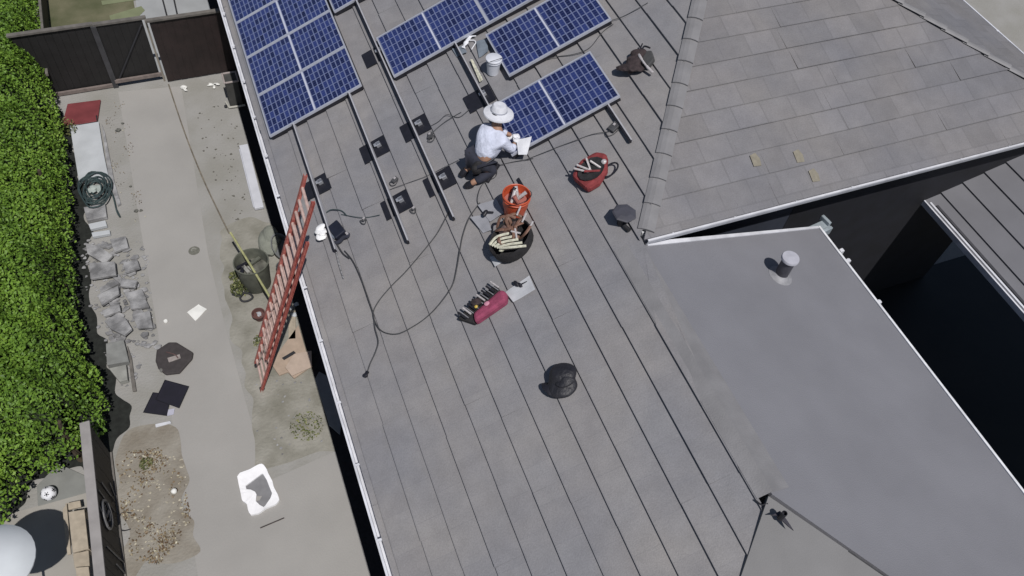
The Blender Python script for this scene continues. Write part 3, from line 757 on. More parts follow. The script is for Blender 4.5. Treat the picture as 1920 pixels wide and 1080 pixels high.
rail(1.165, 7.17, 11.0, 'leftmost aluminium rail, ending beside the dark case near the ladder')
rail(2.155, 6.70, 10.6, 'second aluminium rail from the left, passing two black flashings')
rail(2.845, 6.68, 11.9, 'third aluminium rail from the left, running past three black flashings')
rail(3.95, 7.75, 10.3, 'aluminium rail below the white bucket and behind the worker')
rail(5.36, 6.42, 8.1, 'short aluminium rail sticking out right of the lone solar panel', .05)
def mount(u, v, label):
    t = thing('roof_mount', label, 'roof mount', LUV(u, v, .038), 'black flashings under the rails')
    mb = MB(); mb.box((-.03, 0, .004), (.42, .34, .006)); mb.build('flashing', M_black, t)
    mb = MB(); mb.box((.055, .02, .035), (.07, .07, .06)); mb.box((.04, .02, .055), (.10, .055, .02)); mb.build('foot', M_alu, t, bevel=.006)
for (u, v, l) in ((1.21, 8.46, 'black flashing plate on the leftmost rail above the ladder'), (2.22, 8.55, 'black flashing plate on the second rail, upper one'),
                  (2.22, 7.42, 'black flashing plate on the second rail, lower one with loose cable'), (2.80, 10.32, 'black flashing plate beside the corner of the left laid panel'),
                  (2.90, 8.53, 'black flashing plate on the third rail, middle one'), (2.90, 7.41, 'black flashing plate left of the worker feet'),
                  (3.92, 8.42, 'black flashing plate above the worker hat')):
    mount(u, v, l)

# ================================================================== CABLES
def cable(pts, label, r=.008, m=None, z=.055, cat='cable', name='cable', group=None, lift=None):
    P = [onL(x, y, z) for x, y in pts]
    mb = MB(); mb.tube(smooth_path(P, 7), r, 6)
    return mb.build(name, m or M_cable, smooth=True, label=label, cat=cat, group=group)
cable([(646, 470), (662, 490), (678, 525), (690, 560), (700, 590), (703, 615), (709, 640), (704, 660), (694, 682), (688, 700)], 'grey cable running down from the dark case to a black plug', .008)
cable([(842, 395), (836, 408), (818, 440), (790, 475), (760, 510), (735, 535), (712, 562), (700, 585), (704, 605), (718, 622), (745, 626), (775, 612), (803, 592), (828, 565), (848, 535), (856, 505), (862, 470), (868, 440), (880, 408), (900, 380)], 'looped grey cable between the rails and the paper sheets')
mb = MB(); M = LF(687, 705, 40, .06); mb.lathe([(.001, 0), (.025, .004), (.028, .04), (.02, .05)], 10, M); mb.box((.035, 0, .02), (.05, .03, .03), M)
mb.build('cable_plug', M_black, label='black plug at the end of the grey cable', cat='plug')
cable([(985, 300), (1010, 290), (1045, 276), (1080, 263), (1110, 252), (1140, 247)], 'cable from the worker to the grey junction box', .005)
cable([(905, 395), (895, 375), (905, 345), (930, 330), (930, 305)], 'short cable between bucket and worker', .005)
cable([(935, 310), (965, 303), (1000, 297)], 'thin wire along the lower edge of the lone panel', .005)
cable([(880, 205), (860, 220), (838, 215), (822, 228), (808, 236)], 'curled wire beside the middle flashing', .005)
cable([(865, 210), (835, 228), (812, 248), (806, 262)], 'wire leading to the small dark fitting', .005)
cable([(1140, 40), (1170, 30), (1215, 5)], 'wire crossing the tiles near the top edge', .005)
cable([(1000, 122), (1035, 108), (1075, 102), (1105, 90), (1130, 60), (1150, 45)], 'wire lying between the two right solar panels', .006)
cable([(640, 402), (680, 408), (712, 403)], 'short green wire right of the dark case', .005, M_hose)
cable([(720, 360), (740, 352), (800, 330), (830, 315), (860, 300)], 'faint wire crossing between second and third rail', .004)
cable([(1085, 40), (1080, 60)], 'wire end beside the top panel', .004)

# ================================================================== ROOF TOOLS
def small_fit(px, py, label, s=1.0, rot=20):
    t = thing('junction_box', label, 'junction box', LF(px, py, rot, .045))
    mb = MB(); mb.box((0, 0, .02 * s), (.12 * s, .09 * s, .035 * s)); mb.build('box_body', mat('dark_grey_plastic', (.06, .06, .065), .6, .2, 20), t, bevel=.008)
    mb = MB(); mb.tube(smooth_path([(-.06 * s, 0, .02), (-.10 * s, .03, .015), (-.12 * s, -.03, .01), (-.06 * s, -.07, .01), (.02, -.06 * s, .01)]), .006, 6); mb.build('lead', M_cable, t)
    mb = MB(); mb.box((.02 * s, .01, .042 * s), (.035, .03, .008)); mb.build('terminal', M_steel, t)
small_fit(1152, 240, 'grey junction box on the cable right of the lone panel', 1.2)
small_fit(741, 338, 'small metal clamp pile beside the second rail', .8)
small_fit(808, 255, 'small dark fitting with white spots below the middle flashing', .9, 60)
small_fit(683, 412, 'tiny dark clamp right of the dark case', .5)
small_fit(776, 392, 'small loose clip right of the lower flashing', .45)

# bucket
def bucket(name, label, M, r0, r1, h, m, m_in, rim=True):
    t = thing(name, label, 'bucket', M)
    mb = MB(); mb.lathe([(r0 * .96, .003), (r0, 0), (r0 + (r1 - r0) * .8, h * .8), (r1 + .006, h * .82), (r1 + .006, h * .86), (r1, h * .87), (r1 + .008, h - .01), (r1, h), (r1 - .008, h - .005), (r1 - .012, h * .5), (r0 - .01, .012)], 28); mb.build('bucket_body', m, t, smooth=True)
    mb = MB(); mb.tube([(r1 * 1.06 * math.cos(a), r1 * 1.06 * math.sin(a), h * .84 - (.11 * math.sin(a) if math.sin(a) > 0 else .11 * math.sin(a)) ) for a in [math.pi + i * math.pi / 12 for i in range(13)]], .004, 6); mb.build('handle', M_black, t)
    return t
ob = bucket('bucket', 'orange bucket full of tools just below the worker', LZ(964, 400, 30, .03), .13, .178, .37, M_orange, M_orange)
mb = MB(); mb.lathe([(.001, .24), (.155, .24)], 20, cap=False); mb.build('contents', M_orange_in, ob)
for i, (x, y, a, l, m) in enumerate(((-.05, .02, 20, .14, M_steel), (.02, -.04, -30, .16, M_steel), (.05, .03, 60, .13, M_steel), (-.06, -.06, 100, .10, M_orange_in), (0, .07, 10, .12, M_black))):
    mb = MB(); ca, sa = math.cos(R_(a)) * l / 2, math.sin(R_(a)) * l / 2
    mb.tube([(x - ca, y - sa, .26), (x + ca, y + sa, .39)], [.018, .026], 8); mb.build('tool', m, ob)
wb = bucket('bucket', 'white lidded bucket touching the left corner of a solar panel', LZ(924, 136, 10, .03), .085, .108, .25, M_bucketw, M_bucketw)
mb = MB(); mb.lathe([(.001, .262), (.112, .262), (.120, .256), (.120, .240)], 28); mb.build('lid', M_bucketw, wb, smooth=True)
def lyingbar(px, py, rot, L_, wd, h, m, name, label, cat):
    t = MB(); t.box((0, 0, h / 2), (L_, wd, h)); t.box((L_ * .35, 0, h * .8), (L_ * .2, wd * 1.2, h))
    o = t.build(name, m, bevel=.006, label=label, cat=cat); o.matrix_world = LF(px, py, rot, .05); return o
lyingbar(925, 326, 35, .30, .05, .05, M_black, 'level', 'black bar lying above the orange bucket', 'tool')
lyingbar(981, 351, -88, .30, .035, .04, M_black, 'pry_bar', 'narrow black bar right of the orange bucket', 'tool')
# sheets of paper and mats
def flat(px, pts, label, m, name='sheet', cat='sheet', z=.05, plane='L', th=.004, rot=0):
    """sheet with corners given on the roof or ground; slightly curled"""
    if plane == 'L': Q = [onL(*q, z) for q in pts]; n = NL
    else: Q = [at(*q, z) for q in pts]; n = Vector((0, 0, 1))
    c = sum(Q, Vector()) / len(Q); mb = MB(); k = len(Q)
    if len(Q) == 4:
        g = 6; vs = []; r = random.Random(px)
        ph = r.uniform(0, 6)
        for j in range(g + 1):
            for i in range(g + 1):
                a, b = i / g, j / g; p = Q[0] * (1 - a) * (1 - b) + Q[1] * a * (1 - b) + Q[2] * a * b + Q[3] * (1 - a) * b
                vs.append(p + n * (.010 * math.sin(a * 4 + ph) * math.sin(b * 3.3 + ph) + .006 * (a - .5) ** 2))
        N = len(vs); vs = vs + [p - n * th for p in vs]; fs = []
        for j in range(g):
            for i in range(g):
                q = j * (g + 1) + i; fs.append((q, q + 1, q + g + 2, q + g + 1)); fs.append((N + q + g + 1, N + q + g + 2, N + q + 1, N + q))
        bd = [i for i in range(g)] + [i * (g + 1) + g for i in range(g)] + [g * (g + 1) + g - i for i in range(g)] + [(g - i) * (g + 1) for i in range(g)]
        for i in range(len(bd)): a, b = bd[i], bd[(i + 1) % len(bd)]; fs.append((b, a, N + a, N + b))
        mb.add([tuple(p) for p in vs], fs)
    else: mb.slab(Q, n, -th, 0)
    return mb.build(name, m, label=label, cat=cat)
M_sheetw = mat('pale_sheet', (.42, .43, .46), .8, .08, 10)
M_sheetg = mat('grey_sheet', (.27, .275, .305), .8, .08, 10)
flat(1, [(948, 548), (992, 516), (1004, 543), (962, 566)], 'pale sheet with a black tool on it beside the magenta bag', M_sheetw, 'sheet', 'sheet', .065)
flat(2, [(918, 482), (936, 474), (945, 490), (928, 500)], 'small white sheet at the lower left of the open black bag', M_sheetw, 'sheet', 'sheet', .065)
flat(3, [(882, 408), (912, 400), (922, 432), (905, 436)], 'grey sheet left of the open black bag', M_sheetg, 'sheet', 'sheet', .065)
flat(4, [(896, 385), (930, 372), (945, 400), (918, 415)], 'grey cloth lying below the orange bucket', M_sheetg, 'cloth', 'cloth', .075)
flat(5, [(893, 78), (912, 72), (916, 96), (898, 108)], 'blue-grey mat between the two solar panels at the top', M_bluepad, 'mat', 'mat', .065)
flat(6, [(882, 112), (886, 110), (906, 150), (899, 153)], 'cream paper strip left of the white bucket', M_cream, 'paper_strip', 'paper', .075)
flat(7, [(848, 92), (868, 84), (876, 98), (856, 106)], 'dark blue-grey rag under the white gloves', M_bluepad, 'rag', 'rag', .06)
# black tool on pale sheet
t = thing('hand_tool', 'black cordless tool lying on the pale sheet', 'tool', LF(972, 536, 20, .075))
mb = MB(); blob(mb, (0, .03, .025), (.025, .05, .025), 5); blob(mb, (.02, -.02, .02), (.02, .04, .02), 6); mb.build('tool_body', M_black, t, smooth=True)
mb = MB(); mb.tube([(.02, -.02, .02), (.11, -.05, .015)], [.012, .006], 6); mb.build('blade', M_black, t)
t = thing('hand_tool', 'black drill lying on the grey cloth below the orange bucket', 'tool', LF(911, 402, -50, .085))
mb = MB(); blob(mb, (0, 0, .03), (.03, .055, .03), 8); mb.build('tool_body', M_black, t, smooth=True)
mb = MB(); mb.tube([(0, .02, .03), (.10, .05, .02)], [.015, .012], 8); mb.build('grip', M_black, t)
# white gloves
t = thing('gloves', 'white gloves and cord at the lower edge of the upper left laid panel', 'gloves', LF(880, 80, 30, .06))
mb = MB(); blob(mb, (-.05, .02, .03), (.055, .035, .025), 3); blob(mb, (.04, .03, .03), (.06, .03, .022), 4)
for i in range(4): mb.tube([(.06 + .01 * i, .03, .03), (.10 + .012 * i, .05 - .03 * i, .02)], [.012, .008], 6)
for i in range(4): mb.tube([(-.09, .02, .03), (-.13, .04 - .022 * i, .02)], [.012, .008], 6)
mb.build('glove_pair', M_glove, t, smooth=True)
mb = MB(); mb.tube(smooth_path([(.03, .0, .02), (.06, -.06, .01), (.03, -.11, .01), (-.03, -.12, .01), (-.10, -.13, .01)]), .008, 6); mb.build('cord', M_glove, t)

# brown tool bag at upper right
t = thing('tool_bag', 'dark brown tool belt with a long pale tool lying across it', 'tool bag', LF(1203, 126, 0, .05) @ Matrix.Scale(1.12, 4))
mb = MB(); blob(mb, (-.10, .04, .06), (.14, .13, .07), 11, amp=.3); mb.build('pouch', M_brownbag, t)
mb = MB(); blob(mb, (.02, .12, .05), (.10, .09, .05), 12, amp=.35); mb.build('pouch', M_brownbag, t)
mb = MB(); mb.prism([(.05, -.10), (.17, -.03), (.20, .10), (.11, .16), (.03, .02)], .0, .07); mb.build('flap', mat('charcoal_flap', (.05, .05, .052), .8, .15, 20), t, bevel=.015)
mb = MB(); mb.tube(smooth_path([(.04, .12, .09), (.03, .03, .10), (.035, -.08, .08), (.06, -.20, .04)]), [.018] * 7 + [.014] * 6 + [.018] * 6, 8); mb.build('pale_tool', M_steel, t)
mb = MB(); mb.tube(smooth_path([(.08, .14, .08), (.15, .20, .08), (.20, .14, .07)]), .012, 6); mb.tube([(.05, .16, .07), (.16, .28, .05)], .009, 6); mb.build('strap', M_black, t)
# red bag
t = thing('tool_bag', 'red canvas tool bag with steel tools, above the hooded roof vent', 'tool bag', LF(1114, 330, 20, .04) @ Matrix.Scale(1.22, 4))
mb = MB(); mb.prism([(-.20, -.12), (-.06, -.16), (.10, -.12), (.25, .02), (.20, .14), (.02, .20), (-.18, .14)], 0, .12); o = mb.build('bag_body', M_redbag, t, bevel=.04)
mb = MB(); mb.lathe([(.15, .118), (.16, .14), (.13, .135)], 14, sy=.8); mb.build('bag_mouth', M_blackbag, t)
for i, (x, y, a, l) in enumerate(((-.08, .06, 120, .16), (-.04, .05, 110, .18), (.02, .06, 60, .12), (-.02, -.04, 140, .16), (.06, -.01, 100, .12))):
    mb = MB(); ca, sa = math.cos(R_(a)) * l / 2, math.sin(R_(a)) * l / 2; mb.tube([(x - ca, y - sa, .13), (x + ca, y + sa, .18)], .012, 6); mb.build('tool', M_steel if i != 3 else M_redbag, t)
mb = MB(); mb.tube([(.10 * math.cos(a) + .14, -.12 + .06 * math.sin(a), .05) for a in [i * math.pi / 8 for i in range(16)]], .010, 6, close=True); mb.build('strap', M_black, t)
mb = MB(); blob(mb, (.14, -.05, .14), (.03, .03, .02), 4, amp=.05); mb.build('buckle', M_steel, t)
# open black bag with brown belt
t = thing('tool_bag', 'large open black tool bag with brown leather belts spilling out', 'tool bag', LF(966, 462, 20, .04) @ Matrix.Scale(1.25, 4))
mb = MB(); mb.lathe([(.20, .0), (.235, .05), (.245, .17), (.235, .20), (.225, .19), (.21, .06), (.01, .05)], 22, sx=1.0, sy=.78, cap=False); mb.build('bag_body', M_blackbag, t, smooth=True)
mb = MB()
for i in range(5): mb.tube(smooth_path([(-.19 + .01 * i, .10 - .03 * i, .2), (-.08, .09 - .05 * i, .22), (.04, .02 - .06 * i, .2)]), .014, 6)
mb.build('white_ties', M_cream, t)
q = random.Random(12)
for i in range(5):
    x, y = q.uniform(-.02, .24), q.uniform(-.10, .22); mb = MB()
    mb.tube(smooth_path([(x + .09 * math.cos(a + i), y + .07 * math.sin(a + i), .20 + .05 * math.sin(2 * a)) for a in [k_ * 1.1 for k_ in range(6)]]), .017, 6, flat=.6); mb.build('leather_belt', M_leather, t)
for i in range(6):
    mb = MB(); blob(mb, (q.uniform(-.02, .26), q.uniform(-.12, .16), .17), (.05, .04, .04), 50 + i, n=2, amp=.3); mb.build('pouch', M_brownbag if i % 2 else mat('brown_pouch', (.10, .065, .06), .8, .3, 14), t)
for i in range(5):
    x, y, a = q.uniform(-.1, .22), q.uniform(-.12, .12), q.uniform(0, 3); mb = MB(); mb.tube([(x, y, .22), (x + .10 * math.cos(a), y + .10 * math.sin(a), .24)], .010, 6); mb.build('tool', M_steel, t)
mb = MB(); blob(mb, (-.14, -.02, .16), (.03, .03, .02), 61, n=2); mb.build('tool', M_cream, t)
# magenta bag
t = thing('tool_bag', 'magenta tool bag with a row of black tool loops, lowest bag on the roof', 'tool bag', LF(912, 578, 0, .04) @ Matrix.Scale(1.25, 4))
mb = MB(); mb.prism([(-.15, -.14), (.22, -.09), (.26, .0), (.22, .06), (-.13, -.04)], .0, .11); mb.build('bag_body', M_magenta, t, bevel=.03)
mb = MB(); mb.prism([(-.30, .02), (-.16, -.13), (-.13, -.04), (.20, .06), (.20, .16), (-.02, .14)], .0, .06); mb.build('tool_panel', M_blackbag, t, bevel=.015)
for i in range(8):
    x = -.24 + i * .06; y = .0 + i * .02; mb = MB(); mb.tube([(x + .03, y - .05, .09), (x - .02, y + .05, .10)], .011, 6); mb.build('tool', M_steel if i % 3 == 1 else M_black, t)
for i in range(7):
    x = -.22 + i * .064; y = .0 + i * .02; mb = MB(); mb.tube([(x + .03, y - .05, .085), (x - .02, y + .05, .085)], .006, 6); mb.build('loop', mat('loop_grey', (.22, .22, .24), .7, .2, 20), t)
mb = MB(); blob(mb, (-.06, .05, .10), (.055, .05, .04), 9, amp=.2); mb.build('pouch', M_brownbag, t)
mb = MB(); blob(mb, (-.07, .0, .12), (.018, .018, .012), 10, n=2, amp=.05); mb.build('tape_tip', M_yel, t)
mb = MB(); blob(mb, (.04, -.03, .125), (.03, .025, .012), 10, n=2, amp=.05); mb.build('badge', mat('pale_pink', (.5, .22, .3), .7, .1, 9), t)
# black round thing
t = thing('rubbish_bag', 'round lumpy black rubbish bag standing alone on the lower roof', 'bag', LF(1058, 718, 0, .035))
mb = MB(); blob(mb, (0, 0, .085), (.18, .175, .095), 77, n=4, amp=.20); blob(mb, (.03, -.05, .14), (.10, .08, .05), 78, n=3, amp=.2); mb.build('bag_body', mat('black_film', (.018, .018, .024), .55, .2, 10, bump=.9, bscale=16), t, smooth=True)
mb = MB(); blob(mb, (-.17, -.02, .06), (.07, .10, .06), 79, n=3, amp=.25); mb.build('tied_neck', M_black, t, smooth=True)
# white device and dark case by the ladder
t = thing('plastic_bag', 'crumpled white plastic bag lying on the ladder top', 'plastic bag', LF(607, 437, 0, .06))
mb = MB(); blob(mb, (-.01, .03, .05), (.09, .08, .05), 21, amp=.3); blob(mb, (-.03, -.06, .045), (.07, .07, .045), 22, amp=.3); mb.build('bag_body', mat('bright_white', (.85, .85, .87), .5, .03, 9), t, smooth=False)
t = thing('drill_case', 'dark blue-black tool case right of the white plastic bag', 'tool case', LF(638, 438, 14, .05))
mb = MB(); mb.box((0, .04, .045), (.17, .26, .09)); mb.build('case_body', mat('case_navy', (.012, .014, .026), .5, .2, 10), t, bevel=.012)
mb = MB(); mb.box((-.10, .04, .05), (.02, .16, .04)); mb.build('handle', mat('blue_grey_strap', (.16, .19, .24), .6, .2, 10), t)
mb = MB(); mb.tube(smooth_path([(-.16, -.07, .02), (-.08, -.13, .03), (.0, -.12, .03), (.06, -.15, .03), (.09, -.12, .03)]), .028, 8); mb.build('strap', M_jeans, t)
mb = MB(); mb.tube([(.075, -.10, .05), (.08, -.15, .05)], .018, 8); mb.build('latch', M_steel, t)
cable([(628, 460), (632, 480), (637, 500), (644, 522)], 'frayed grey rope end below the dark case', .012, mat('grey_rope', (.20, .20, .21), .9, .5, 40), .06, 'rope', 'rope')
cable([(632, 458), (643, 475), (655, 484)], 'dark lead joining the case to the cable', .010, M_cable, .06)
cable([(612, 398), (622, 393), (640, 395), (650, 404)], 'green cord above the dark case', .008, M_hose, .06, 'cord', 'cord')

# ================================================================== THE WORKER
F = onL(893, 325)
F.z = zL(F.x) + .04
def skinned(name, verts, edges, radii, m, parent=None, sub=2, root=0):
    me = bpy.data.meshes.new(name); me.from_pydata([tuple(v) for v in verts], edges, []); me.materials.append(m)
    o = bpy.data.objects.new(name, me); C.objects.link(o)
    if parent: o.parent = parent
    o.modifiers.new('skin', 'SKIN').use_smooth_shade = True
    for i, r in enumerate(radii):
        s_ = me.skin_vertices[0].data[i]; s_.radius = (r, r) if not isinstance(r, tuple) else r; s_.use_root = (i == root)
    sb = o.modifiers.new('sub', 'SUBSURF'); sb.levels = sub; sb.render_levels = sub
    return o
# joints in world metres, relative to the point under the worker; +x up the slope, +y away from the camera
def zs(x): return TA * x           # height of the roof at offset x
wk = thing('person', 'worker in a wide white sun hat and pale shirt kneeling at the lone solar panel', 'person', Matrix.Translation(F))
J = dict(pel=(.04, -.03, .28), wai=(.13, .0, .41), che=(.23, .06, .54), nec=(.30, .14, .67), hd=(.335, .20, .76), crown=(.345, .215, .88),
         shR=(.34, -.07, .56), elR=(.45, -.09, .38), haR=(.53, .01, .43),
         shL=(.17, .21, .60), elL=(.34, .30, .46), haL=(.54, .14, .43),
         hipR=(.05, -.12, .24), knR=(.20, -.17, .17), anR=(-.12, -.18, .03), toR=(-.20, -.14, -.06),
         hipL=(.0, .08, .26), knL=(.22, .12, .21), anL=(-.12, .07, .04), toL=(-.20, .06, -.05))
J = {k_: Vector(v_) for k_, v_ in J.items()}
order = list(J)
ix = {k_: i for i, k_ in enumerate(order)}
E_ = [('pel', 'wai'), ('wai', 'che'), ('che', 'nec'), ('nec', 'hd'), ('hd', 'crown'), ('che', 'shR'), ('shR', 'elR'), ('elR', 'haR'), ('che', 'shL'), ('shL', 'elL'), ('elL', 'haL'),
      ('pel', 'hipR'), ('hipR', 'knR'), ('knR', 'anR'), ('anR', 'toR'), ('pel', 'hipL'), ('hipL', 'knL'), ('knL', 'anL'), ('anL', 'toL')]
rad = dict(pel=.125, wai=.145, che=.165, nec=.055, hd=.085, crown=.075, shR=.065, elR=.042, haR=.03, shL=.065, elL=.042, haL=.03, hipR=.095, knR=.065, anR=.042, toR=.035, hipL=.095, knL=.065, anL=.042, toL=.035)
body = skinned('body', [J[k_] for k_ in order], [(ix[a], ix[b]) for a, b in E_], [rad[k_] for k_ in order], M_skin, wk)
def sub_skin(name, keys, edges, scale, m, extra=0):
    ii = {k_: i for i, k_ in enumerate(keys)}
    return skinned(name, [J[k_] for k_ in keys], [(ii[a], ii[b]) for a, b in edges], [rad[k_] * scale + extra for k_ in keys], m, wk)
J['cufR'] = J['elR'].lerp(J['haR'], .8); J['cufL'] = J['elL'].lerp(J['haL'], .8); rad['cufR'] = rad['cufL'] = .036
J['ncb'] = J['che'].lerp(J['nec'], .8); rad['ncb'] = .07
sub_skin('shirt', ['pel', 'wai', 'che', 'ncb', 'shR', 'elR', 'cufR', 'shL', 'elL', 'cufL'], [('pel', 'wai'), ('wai', 'che'), ('che', 'ncb'), ('che', 'shR'), ('shR', 'elR'), ('elR', 'cufR'), ('che', 'shL'), ('shL', 'elL'), ('elL', 'cufL')], 1.12, M_shirt, .008)
J['ankR'] = J['knR'].lerp(J['anR'], .92); J['ankL'] = J['knL'].lerp(J['anL'], .92); rad['ankR'] = rad['ankL'] = .05
sub_skin('trousers', ['pel', 'hipR', 'knR', 'ankR', 'hipL', 'knL', 'ankL'], [('pel', 'hipR'), ('hipR', 'knR'), ('knR', 'ankR'), ('pel', 'hipL'), ('hipL', 'knL'), ('knL', 'ankL')], 1.14, M_jeans, .008)
for a, b in (('anR', 'toR'), ('anL', 'toL')):
    mb = MB(); p, q_ = J[a], J[b]; mb.tube([p + Vector((0, 0, -.01)), p.lerp(q_, .6), q_], [.05, .052, .038], 10); mb.build('boot', M_black, wk, smooth=True)
# hands with five fingers, gloved in white
def hand(W, d, n, side, name):
    d = d.normalized(); n = (n - d * n.dot(d)).normalized(); s_ = d.cross(n) * side
    vs = [W, W + d * .045, W + d * .08]; ed = [(0, 1), (1, 2)]; rr_ = [(.026, .026), (.036, .018), (.038, .014)]
    for i, (off, L_) in enumerate(((-.030, .062), (-.010, .075), (.010, .070), (.029, .052))):
        b = W + d * .085 + s_ * off; k_ = len(vs); vs += [b, b + d * L_ * .5 - n * .008, b + d * L_ * .85 - n * .026]; ed += [(2, k_), (k_, k_ + 1), (k_ + 1, k_ + 2)]; rr_ += [(.0105,) * 2, (.0095,) * 2, (.008,) * 2]
    k_ = len(vs); b = W + d * .03 - s_ * .035; vs += [b, b + d * .03 - s_ * .02, b + d * .055 - s_ * .018 - n * .012]; ed += [(1, k_), (k_, k_ + 1), (k_ + 1, k_ + 2)]; rr_ += [(.012,) * 2, (.011,) * 2, (.009,) * 2]
    return skinned(name, vs, ed, rr_, M_glove, wk, 1)
UPW = Vector((0, 0, 1))
hand(J['haR'], Vector((.10, .08, -.02)), UPW, 1, 'gloved_hand'); hand(J['haL'], Vector((.12, -.02, -.02)), UPW, -1, 'gloved_hand')
# face
H0 = J['hd']; look = Vector((.75, .25, -.5)).normalized(); sd_ = look.cross(UPW).normalized()
mb = MB(); blob(mb, tuple(H0 + look * .095), (.014, .014, .02), 2, n=1, amp=0); mb.build('nose', M_skin, wk, smooth=True)
for s_ in (-1, 1):
    mb = MB(); blob(mb, tuple(H0 + look * .08 + sd_ * .032 * s_ + Vector((0, 0, .03))), (.011, .011, .008), 2, n=1, amp=0); mb.build('eye', M_black, wk)
    mb = MB(); blob(mb, tuple(H0 + sd_ * .088 * s_), (.02, .012, .03), 3, n=1, amp=0); mb.build('ear', M_skin, wk, smooth=True)
mb = MB(); mb.tube([H0 + look * .084 - UPW * .035 - sd_ * .022, H0 + look * .089 - UPW * .036, H0 + look * .084 - UPW * .035 + sd_ * .022], .006, 6); mb.build('mouth', mat('lips', (.25, .09, .08), .6, .05, 9), wk)
mb = MB(); blob(mb, tuple(H0 - look * .03 + Vector((0, 0, .03))), (.098, .098, .085), 6, amp=.04); mb.build('hair', M_black, wk, smooth=True)
# hat
hz = J['crown'] - Vector((0, 0, .05))
Mh = Matrix.Translation(hz) @ Matrix.Rotation(R_(-6), 4, 'X') @ Matrix.Rotation(R_(6), 4, 'Y')
mb = MB(); mb.lathe([(.205, -.028), (.20, -.012), (.15, .0), (.115, .012), (.108, .03), (.100, .085), (.082, .108), (.04, .112), (.001, .100)], 32, Mh, cap=False); 
mb.lathe([(.001, .09), (.09, .08), (.10, .0), (.15, -.008), (.205, -.034)], 32, Mh, cap=False); ht = mb.build('hat', M_hat, wk, smooth=True)
mb = MB(); mb.lathe([(.1125, .012), (.1105, .034), (.107, .036)], 32, Mh, cap=False); mb.build('hat_band', M_band, ht, smooth=True)
mb = MB(); mb.tube(smooth_path([J['pel'] + Vector((-.12, -.02, .05)), J['pel'] + Vector((-.02, -.15, .06)), J['pel'] + Vector((.14, -.12, .10))]), .016, 8); mb.build('tool_belt', M_black, wk)
mb = MB(); blob(mb, tuple(J['pel'] + Vector((-.10, -.13, .0))), (.08, .06, .10), 14, amp=.2); mb.build('tool_pouch', M_blackbag, wk)
mb = MB(); blob(mb, tuple(J['pel'] + Vector((-.13, .10, .0))), (.06, .06, .09), 15, amp=.2); mb.build('tool_pouch', M_blackbag, wk)
flat(9, [(968, 262), (997, 256), (988, 290), (972, 290)], 'white cloth by the worker hand on the lone solar panel', M_glove, 'cloth', 'cloth', .185)
small = MB(); M = LF(957, 259, 10, .16); small.box((0, 0, .02), (.09, .06, .03), M); small.build('clamp_box', M_glove, bevel=.008, label='small white box between worker hands and hat', cat='box')

# ================================================================== THE LADDER
B0 = at(487, 708, .0); 
def prj(P):
    d = P - CAMP; k_ = FPX / d.dot(f_); return 960 + d.dot(r_) * k_, 540 - d.dot(u_) * k_
best = min((abs((prj(Vector((.40, y_ / 100, 2.84)))[0] - 487) * (358 - 708) - (prj(Vector((.40, y_ / 100, 2.84)))[1] - 708) * (592 - 487)), y_ / 100) for y_ in range(650, 850))
CT = Vector((.40, best[1], 2.84)); dl = (CT - B0).normalized(); LL = (CT - B0).length
while prj(B0 + dl * LL)[1] > 356: LL += .02

Yl = Vector((0, 1, 0)); Yl = (Yl - dl * Yl.dot(dl)).normalized(); nl = Yl.cross(dl).normalized()
if nl.z < 0: nl = -nl
Ml = Matrix(((dl.x, Yl.x, nl.x, B0.x), (dl.y, Yl.y, nl.y, B0.y), (dl.z, Yl.z, nl.z, B0.z + .02), (0, 0, 0, 1)))
ld = thing('ladder', 'red extension ladder leaning from the dirt onto the left gutter', 'ladder', Ml)
for (x0, x1, wd, zo) in ((0, LL * .84, .52, 0), (LL * .20, LL, .44, .065)):
    for s_ in (-1, 1):
        mb = MB(); mb.box(((x0 + x1) / 2, s_ * wd / 2, zo), (x1 - x0, .045, .006)); mb.box(((x0 + x1) / 2, s_ * (wd / 2 - .012), zo + .018), (x1 - x0, .008, .036 + .0)); mb.box(((x0 + x1) / 2, s_ * (wd / 2 - .0), zo + .036), (x1 - x0, .045, .006)); mb.build('rail', M_ladder, ld)
    k_ = x0 + .15 + (.0 if zo == 0 else .10)
    while k_ < x1 - .05:
        mb = MB(); mb.tube([(k_, -wd / 2 + .01, zo + .018), (k_, wd / 2 - .01, zo + .018)], .021, 8); mb.build('rung', M_rung, ld, smooth=True); k_ += .23
for s_ in (-1, 1):
    mb = MB(); mb.box((0, s_ * .22, .0), (.05, .06, .08)); mb.build('foot', M_black, ld, bevel=.008)
mb = MB(); mb.tube(smooth_path([(.3, .05, .07), (.9, -.02, .08), (1.6, .04, .1), (2.3, 0, .09)]), .008, 6); mb.build('rope', mat('ladder_rope', (.45, .30, .27), .8, .2, 20), ld)

# ================================================================== GROUND THINGS
# corrugated bin at the fence
t = thing('rubbish_bin', 'tall beige-rimmed bin beside the gutter near the fence', 'bin', GF(442, 190, 0))
mb = MB(); mb.prism([(-.13, -.15), (.13, -.15), (.13, .15), (-.13, .15)], 0, .62); mb.build('bin_body', mat('bin_dark', (.05, .05, .048), .8, .2, 8), t, bevel=.02)
mb = MB()
for s_ in (-1, 1): mb.box((s_ * .135, 0, .63), (.035, .33, .035)); mb.box((0, s_ * .15, .63), (.235, .035, .035))
mb.build('bin_rim', mat('beige_rim', (.32, .28, .27), .7, .1, 8), t, bevel=.01)
mb = MB(); mb.tube([(-.16, -.19, .03), (.02, -.20, .03), (.16, -.20, .03)], .022, 8); mb.tube([(-.16, -.19, .03), (-.20, .0, .03)], .022, 8); mb.build('base_pipe', mat('cream_pipe', (.42, .41, .37), .6, .1, 8), t)
mb = MB(); blob(mb, (-.22, -.13, .03), (.035, .035, .03), 5, n=2); mb.build('valve', M_dark, t)
